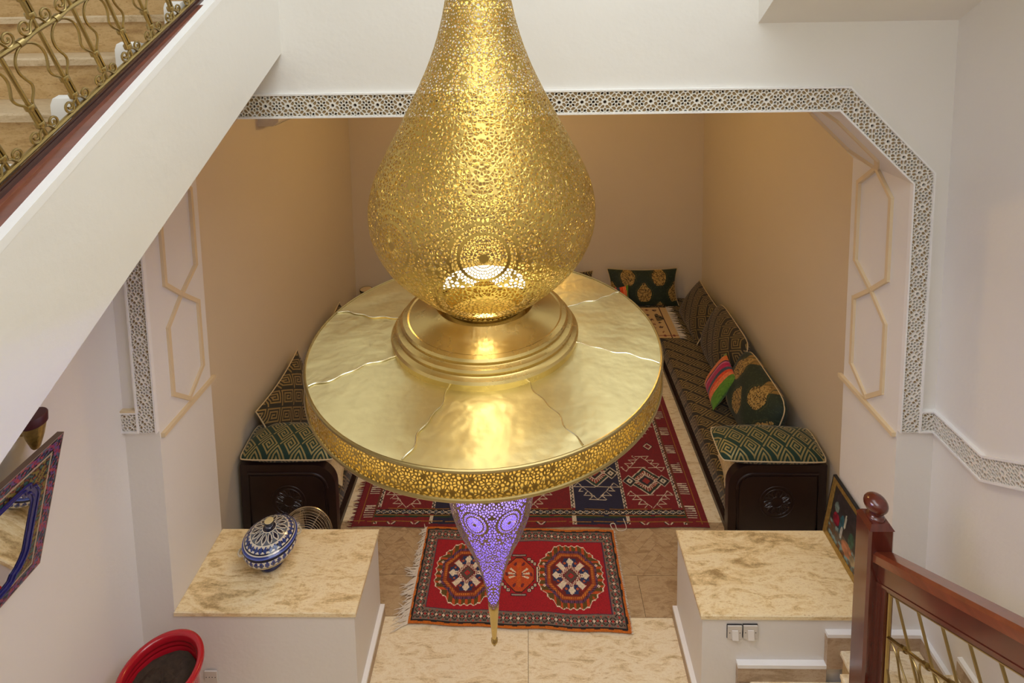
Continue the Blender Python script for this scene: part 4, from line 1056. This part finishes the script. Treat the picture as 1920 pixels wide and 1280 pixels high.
def lid_c(t, r, z):
    col = np.tile(ss(44,60,128),(len(t),1)); fill(col, z<.158, CD); fill(col, (z>.160)&(z<.167), ss(90,110,190)); fill(col, (r<.156)&(r>.151), CW); fill(col, (r<.151)&(r>.147), CD)
    b = (r<.147)&(r>.116); ph = (t/(2*pi)*28)%1-.5; q = (r-.1315)/.0155; fill(col, b, ss(40,60,120)); fill(col, b&(abs(ph)*2.2<abs(q)*.95), CW); fill(col, b&(abs(ph)<.10)&(abs(q)<.5), CD); fill(col, (r<.116)&(r>.112), CW); fill(col, (r<.112)&(r>.109), CD)
    b = (r<=.109)&(r>.042); fill(col, b, ss(92,100,110)); ph = (t/(2*pi)*14)%1-.5; q = np.clip((r-.042)/.067,0,1); w = np.sin(q*pi)**.8*.42; fill(col, b&(abs(ph)<w), CW); fill(col, b&(abs(ph)<w-.17), CD)
    fill(col, (r<.042)&(r>.038), CW); fill(col, r<=.038, CD); return col
def knob_c(t, r, z):
    col = np.tile(ss(30,34,50),(len(t),1)); fill(col, (z>.258)&(z<.266), ss(120,125,140)); fill(col, (z>.30), ss(205,190,140)); return col
bo = glazed('bowl', tp, tu, bowl_c, cap=True); li = glazed('lid', tl, tu, lid_c); glazed('lid_knob', tk, li, knob_c, n=48)
for sg in (-1,1):
    an = radians(28) if sg>0 else radians(208); u = Vector((cos(an),sin(an),0)); v = Vector((-sin(an),cos(an),0)); c0 = Vector((TX,TY,LZ+.165))+u*.180
    pts = smooth([c0-v*.030, c0+u*.020-v*.026, c0+u*.030, c0+u*.020+v*.026, c0+v*.030]); ho = obj('handle', MB().tube(pts, .008, 8), M['glaze'], bo); paint(ho.data, np.tile(ss(196,186,160),(len(ho.data.polygons),1)))
    for s2_ in (-1,1): pb = obj('handle_wire', MB().tube([c0+u*.004+v*s2_*.018+Vector((0,0,.01*k)) for k in (-2,-1,0,1,2)], .003, 5), M['brass_rail'], ho)

# ---- floor fan behind the left ledge
FX, FY, FZ = -1.90, 4.36, .335
fan = thing('floor_fan', 'chrome wire floor fan behind the left ledge and tureen', 'fan', (FX,FY,0))
A = Vector((.10,-.94,.32)).normalized(); B1 = Vector((1,.106,0)).normalized(); B2 = A.cross(B1)
def fp(r, a, d): return Vector((FX,FY,FZ))+B1*(r*cos(a))+B2*(r*sin(a))+A*d
for i in range(13):
    r = .045+.175*i/12; d = .08*(1-(r/.235)**4)
    obj('cage_ring', MB().tube([fp(r,a,d) for a in np.linspace(0,2*pi,44,endpoint=False)], .0022, 5, True), M['silver'], fan)
    if i>5: obj('cage_ring', MB().tube([fp(r,a,-d) for a in np.linspace(0,2*pi,44,endpoint=False)], .0022, 5, True), M['silver'], fan)
obj('cage_rim', MB().tube([fp(.225,a,0) for a in np.linspace(0,2*pi,60,endpoint=False)], .006, 8, True), M['silver'], fan)
for k in range(8):
    a = k*pi/4+.2
    for s_ in (-1,1): obj('cage_spoke', MB().tube([fp(r,a,s_*.08*(1-(r/.235)**4)) for r in (.045,.09,.135,.18,.205,.22)], .0024, 5), M['silver'], fan)
obj('motor', MB().tube([fp(0,0,-.16),fp(0,0,-.15),fp(0,0,-.07),fp(0,0,-.06)], [.05,.065,.065,.04], 24), M['black'], fan)
obj('hub_badge', MB().tube([fp(0,0,.08),fp(0,0,.09)], .05, 24), M['silver'], fan)
for k in range(3):
    a = k*2*pi/3; pts = [[fp(r,a+w,(.02 if w>0 else -.02)) for w in (-.35,0,.35)] for r in (.04,.09,.14,.19)]
    mb = MB(); V_ = [p for row in pts for p in row]+[p-A*.003 for row in pts for p in row]; F_ = []
    for i in range(3):
        for j in range(2): q = (i*3+j,i*3+j+1,i*3+j+4,i*3+j+3); F_ += [q, tuple(12+x for x in q[::-1])]
    obj('blade', mb.add(V_,F_), M['silver'], fan)
obj('stand', MB().tube([(FX-.20,FY+.12,.012),(FX-.20,FY-.12,.012)], .012, 8).tube(smooth([(FX-.20,FY,.012),(FX-.242,FY,.12),(FX-.246,FY,.4),(FX-.238,FY+.01,FZ)]), .011, 8).tube([(FX+.20,FY+.12,.012),(FX+.20,FY-.12,.012)], .012, 8).tube(smooth([(FX+.20,FY,.012),(FX+.242,FY,.12),(FX+.246,FY,.4),(FX+.238,FY-.01,FZ)]), .011, 8).tube([(FX-.20,FY,.012),(FX+.20,FY,.012)], .01, 8), M['black'], fan)

# ---- red pot
PX, PY, PZ, PR = -2.235, 3.005, .82, .228
pot = thing('plant_pot', 'tall glossy red clay pot of soil in the left corner', 'pot', (PX,PY,0))
pp = [(.11,.0),(.13,.02),(.15,.2),(.185,.45),(.20,.62),(.198,.72),(.205,.76),(PR,.785),(PR+.008,.80),(PR+.004,PZ),(PR-.012,PZ+.006),(PR-.028,PZ-.002),(PR-.034,PZ-.02),(PR-.036,PZ-.035),(PR-.030,PZ-.05),(PR-.034,PZ-.065),(PR-.030,PZ-.08),(PR-.034,PZ-.095),(.165,.60)]
obj('pot_body', MB().lathe(smooth(pp,3), 72, (PX,PY,0), cap0=True), M['red_glaze'], pot, angle=60)
mb = MB(); nr_, na = 10, 40
for i in range(nr_+1):
    for k in range(na): r = .188*i/nr_; a = 2*pi*k/na; mb.v.append((PX+r*cos(a),PY+r*sin(a),PZ-.10+.012*sin(9*r*30+a*3)*(i<nr_)+random.uniform(-.006,.006)))
for i in range(nr_):
    for k in range(na): mb.f.append((i*na+k,i*na+(k+1)%na,(i+1)*na+(k+1)%na,(i+1)*na+k)); mb.m.append(0)
obj('soil', mb, M['soil'], pot, angle=30)
# ---- sockets and switches
def plate(name, label, x, z, w, group, rocker=True, gap=True):
    t = thing(name, label, 'switch' if rocker else 'socket', (x,YF,z), group)
    if gap: obj('back_box', MB().box(x-w/2-.003,x+w/2+.003,YF-.007,YF-.001,z-w/2-.003,z+w/2+.003), M['black'], t, False)
    mb = MB().prism([(x-w/2,z-w/2),(x+w/2,z-w/2),(x+w/2,z+w/2),(x-w/2,z+w/2)], fXZ, YF-.016, YF-.007); obj('face_plate', mb, M['plastic'], t, False)
    if rocker: obj('rocker', MB().add([(x-.02,YF-.017,z-.042),(x+.02,YF-.017,z-.042),(x+.02,YF-.017,z+.02),(x-.02,YF-.017,z+.02),(x-.02,YF-.032,z-.04),(x+.02,YF-.032,z-.04),(x+.02,YF-.020,z+.018),(x-.02,YF-.020,z+.018)], [(0,1,2,3),(7,6,5,4),(0,4,5,1),(1,5,6,2),(2,6,7,3),(3,7,4,0)]), M['plastic_w'], t, False)
    else:
        for s_ in (-1,1): obj('socket_hole', MB().tube([(x+s_*.01,YF-.0165,z),(x+s_*.01,YF-.0160,z)], .0035, 10), M['black'], t)
    for s_ in (-1,1): obj('screw', MB().tube([(x+s_*w*.36,YF-.0175,z),(x+s_*w*.36,YF-.0160,z)], .003, 8), M['black'], t)
plate('light_switch', 'left of the two cream light switches under the right ledge top', 1.331, .617, .092, 'light switches on the right ledge')
plate('light_switch', 'right of the two cream light switches under the right ledge top', 1.434, .619, .092, 'light switches on the right ledge')
plate('wall_socket', 'white wall socket beside the red pot', -2.185, .255, .085, None, False, False)

# ---- mirror on the left wall, leaning out at the top
MZ0, MZ1, MYR = 1.858, 2.60, 2.69; MYL = MYR-1.20; tilt = .20
mir = thing('wall_mirror', 'blue and red painted frame mirror tilting off the left wall', 'mirror', (XL,(MYL+MYR)/2,MZ0))
def mf(y, z, d): return (XL+.012+tilt*(z-MZ0)/(MZ1-MZ0)+d, y, z)
HM, WM = MZ1-MZ0, MYR-MYL
outer = [(MYL,MZ0),(MYR,MZ0),(MYR,MZ1),(MYL,MZ1)]
obj('back_board', MB().prism(outer, mf, 0, .034), M['frame_edge'], mir, False)
def scall():   # inner opening with scalloped corners
    i = .115; y0, y1, z0, z1 = MYL+i, MYR-i, MZ0+i*.72, MZ1-i; c = .10; P = []
    P += [(y0+c,z0),(y1-c,z0)]+[(y1-c+.03,z0+.01),(y1-.06,z0+.04),(y1-.035,z0+.05),(y1-.012,z0+.085),(y1,z0+c+.02)]
    P += [(y1,z1-c-.02),(y1-.012,z1-.085),(y1-.035,z1-.05),(y1-.06,z1-.04),(y1-c+.03,z1-.01),(y1-c,z1)]
    P += [(y0+c,z1),(y0+c-.03,z1-.01),(y0+.06,z1-.04),(y0+.035,z1-.05),(y0+.012,z1-.085),(y0,z1-c-.02),(y0,z0+c+.02),(y0+.012,z0+.085),(y0+.035,z0+.05),(y0+.06,z0+.04),(y0+c-.03,z0+.01)]
    return P
sc_ = scall()
def inpoly(Y, Z, P):
    r = np.zeros(Y.shape, bool); n = len(P)
    for i in range(n):
        (a,b),(c,d) = P[i],P[(i+1)%n]; cond = ((b>Z)!=(d>Z)); xi = (c-a)*(Z-b)/((d-b) if abs(d-b)>1e-9 else 1e-9)+a; r ^= cond&(Y<xi)
    return r
def mir_col(y, z):
    yr = np.minimum(MYR-y, y-MYL); zz = np.minimum(z-MZ0, MZ1-z); d = np.minimum(yr, zz); 
    col = np.tile(ss(22,20,34),(len(y),1)); t_ = np.where(yr<zz, z, y)
    band = d<.062; ph = ((t_/.105)%1)-.5; b = (d-.031)/.031
    w = b-.6*np.sin(2*pi*t_/.105); fill(col, band&(abs(w)<.28), ss(150,48,72)); c = np.hypot(ph*1.9-.0, b+.0); fill(col, band&(abs(c-.62)<.13), ss(74,96,120)); c2 = np.hypot((((t_/.105)+.5)%1-.5)*2.2, b*1.1); fill(col, band&(abs(c2-.42)<.12), ss(110,60,130)); fill(col, band&(c<.22), ss(46,44,104))
    fill(col, band&(hash2(np.floor(t_*130),np.floor(d*130))>.86), ss(170,70,80))
    fill(col, (d>.062)&(d<.069), ss(176,160,140)); inn = d>=.069
    ang = np.sin(y*95+2*np.sin(z*60))*np.cos(z*85+1.5*np.sin(y*50)); fill(col, inn&(ang>.35), ss(122,110,48)); fill(col, inn&(ang<-.45), ss(58,96,92)); fill(col, inn&(abs(ang)<.08), ss(134,66,42))
    fill(col, d<.005, ss(150,135,125)); return col
nx, ny = 260, 124
mb = grid_mb(nx,ny,lambda U,V: mf(MYL+WM*U, MZ0+HM*V, .036)); Pm = np.array(mb.v); F_ = np.array(mb.f); fc = Pm[F_].mean(1); 
keep = ~inpoly(fc[:,1],fc[:,2],sc_)
mb.f = [tuple(f) for f in F_[keep].tolist()]; mb.m = [0]*len(mb.f)
po_ = obj('painted_face', mb, M['paintc'], mir, False); paint(po_.data, mir_col(fc[keep,1],fc[keep,2]))
obj('glass', MB().prism(sc_, mf, .0345, .0352), M['mirror'], mir, False)
i_ = len(sc_); cyy = sum(p[0] for p in sc_)/i_; czz = sum(p[1] for p in sc_)/i_
in2 = [(cyy+(a-cyy)*.925, czz+(b-czz)*.86) for a,b in sc_]; mb = MB()
for k in range(i_):
    k2 = (k+1)%i_; mb.add([mf(*sc_[k],.042),mf(*sc_[k2],.042),mf(*in2[k2],.037),mf(*in2[k],.037)], [(0,1,2,3)])
obj('blue_moulding', mb, M['blue_lacq'], mir, False)
obj('moulding_bead', MB().tube([mf(*p,.044) for p in sc_], .006, 6, True), M['blue_lacq'], mir)
obj('moulding_bead', MB().tube([mf(cyy+(a-cyy)*.95,czz+(b-czz)*.92,.042) for a,b in sc_], .005, 6, True), M['blue_lacq'], mir)

# ---- wall sconce above the mirror
SC = (-2.555,2.70,2.50)
sc = thing('wall_sconce', 'small dark red and gold cone sconce above the mirror', 'sconce', SC)
obj('cone_body', MB().lathe([(.014,.0),(.022,.012),(.040,.07),(.054,.135)], 28, SC, cap0=True), M['gilt'], sc)
obj('red_collar', MB().lathe([(.055,.135),(.060,.14),(.062,.18),(.058,.186),(.050,.187)], 28, SC, cap1=True), simple('dark_red_leather',(.07,.012,.016),.5), sc)
obj('wall_bracket', MB().tube([(XL+.0,2.70,2.58),(SC[0]-.04,2.70,2.58)], .012, 8), M['gilt'], sc)

# ---- painting leaning in the right reveal
PY0, PY1, PH = 3.50, 4.035, .445; lean_ = .07
pic = thing('framed_painting', 'small gilt framed still life leaning in the right arch reveal', 'painting', (RR-.03,3.77,LZ))
def pf(y, z, d): return (RR-.012-lean_*(1-z/PH)-d, y, LZ+.004+z)
fw = .036
def pic_col(y, z):
    u, v = (y-PY0)/(PY1-PY0), z/PH; col = np.tile(ss(46,42,46),(len(y),1)); n = smoothn(u*26,v*22)
    tb = v<.36; fill(col, tb, ss(104,94,80)); fill(col, tb&(n>.62), ss(122,150,150)); fill(col, tb&(n<.25), ss(150,96,60))
    def bl(cx,cy,rx,ry,c): fill(col, ((u-cx)/rx)**2+((v-cy)/ry)**2<1, ss(*c))
    bl(.80,.44,.07,.10,(150,20,48)); bl(.68,.46,.045,.17,(40,96,110)); bl(.62,.58,.02,.12,(190,190,170)); bl(.83,.62,.05,.08,(120,140,130)); bl(.66,.36,.03,.09,(190,190,180)); bl(.45,.45,.06,.12,(36,84,66)); bl(.5,.25,.12,.10,(190,120,80)); bl(.36,.22,.06,.07,(170,150,110)); bl(.25,.44,.1,.12,(60,40,36))
    return (col*.8+10)*(.75+.5*n)[:,None]
nx, ny = 70, 60
mb = grid_mb(nx,ny,lambda U,V: pf(PY0+fw+(PY1-PY0-2*fw)*U, fw+(PH-2*fw)*V, .012)); pc = obj('canvas', mb, M['paintc'], pic, False)
P_ = np.array(mb.v); fc = P_[np.array(mb.f)].mean(1); paint(pc.data, pic_col(fc[:,1],fc[:,2]-LZ))
for nm,(a,b,c,d) in (('frame_bar',(PY0,PY1,0,fw)),('frame_bar',(PY0,PY1,PH-fw,PH)),('frame_bar',(PY0,PY0+fw,fw,PH-fw)),('frame_bar',(PY1-fw,PY1,fw,PH-fw))):
    fb = obj(nm, MB().prism([(a,c),(b,c),(b,d),(a,d)], pf, 0, .022), M['gilt'], pic, False)
for (a,b,c,d) in ((PY0-.006,PY1+.006,PH,PH+.006),(PY1,PY1+.006,0,PH),(PY0-.006,PY0,0,PH)): obj('frame_edge', MB().prism([(a,c),(b,c),(b,d),(a,d)], pf, 0, .024), M['black'], pic, False)
loop = [(PY0+fw,fw),(PY1-fw,fw),(PY1-fw,PH-fw),(PY0+fw,PH-fw)]
obj('inner_bead', MB().tube([pf(a,b,.018) for a,b in loop], .004, 6, True), M['gilt'], pic)

# ---- round lidded pot on the back left corner
BP = (-2.44,8.22,SZ)
cb = thing('side_pot', 'small round tan topped pot in the far left alcove corner', 'pot', BP)
obj('pot_bowl', MB().lathe([(.05,0),(.07,.01),(.078,.08),(.088,.15),(.095,.215)], 28, (BP[0],BP[1],SZ+.002), cap0=True), M['gilt'], cb)
obj('dark_rim', MB().lathe([(.088,.215),(.095,.22),(.095,.236),(.089,.240)], 28, BP), M['black'], cb)
obj('tan_top', MB().lathe([(.089,.236),(.06,.239),(.001,.240)], 28, BP), M['cream'], cb)

# ---- air conditioner high on the left alcove wall
ac = thing('air_conditioner', 'white air conditioner high inside the alcove at left', 'air conditioner', (-2.54,5.95,3.6))
obj('casing', MB().prism([(-AX,3.62),(-2.50,3.62),(-2.45,3.66),(-2.44,3.88),(-AX,3.90)], lambda a,b,d:(a,d,b), 5.55, 6.35), M['plastic_w'], ac, False)
obj('air_flap', MB().prism([(-2.60,3.612),(-2.50,3.612),(-2.49,3.62),(-2.60,3.62)], lambda a,b,d:(a,d,b), 5.6, 6.3), M['plastic'], ac, False)
obj('end_cap', MB().prism([(-AX,3.618),(-2.50,3.618),(-2.448,3.66),(-2.438,3.882),(-AX,3.902)], lambda a,b,d:(a,d,b), 5.54, 5.55), M['plastic'], ac, False)

# ---- added ceiling lamp, out of view, to warm the alcove
lp = thing('added_ceiling_lamp', 'warm flush lamp on the alcove ceiling', 'lamp', (0,6.2,AZ))
obj('lamp_glass', MB().lathe([(.001,4.30),(.12,4.31),(.17,4.35),(.18,4.40)], 32, (0,6.2,0)), M['added_lamp_glow'], lp)
obj('lamp_ring', MB().lathe([(.19,4.39),(.20,4.41),(.19,4.45)], 32, (0,6.2,0)), M['brass'], lp)
point('added_alcove_light', (0,6.2,4.22), (1.,.63,.20), 58., .15, lp)
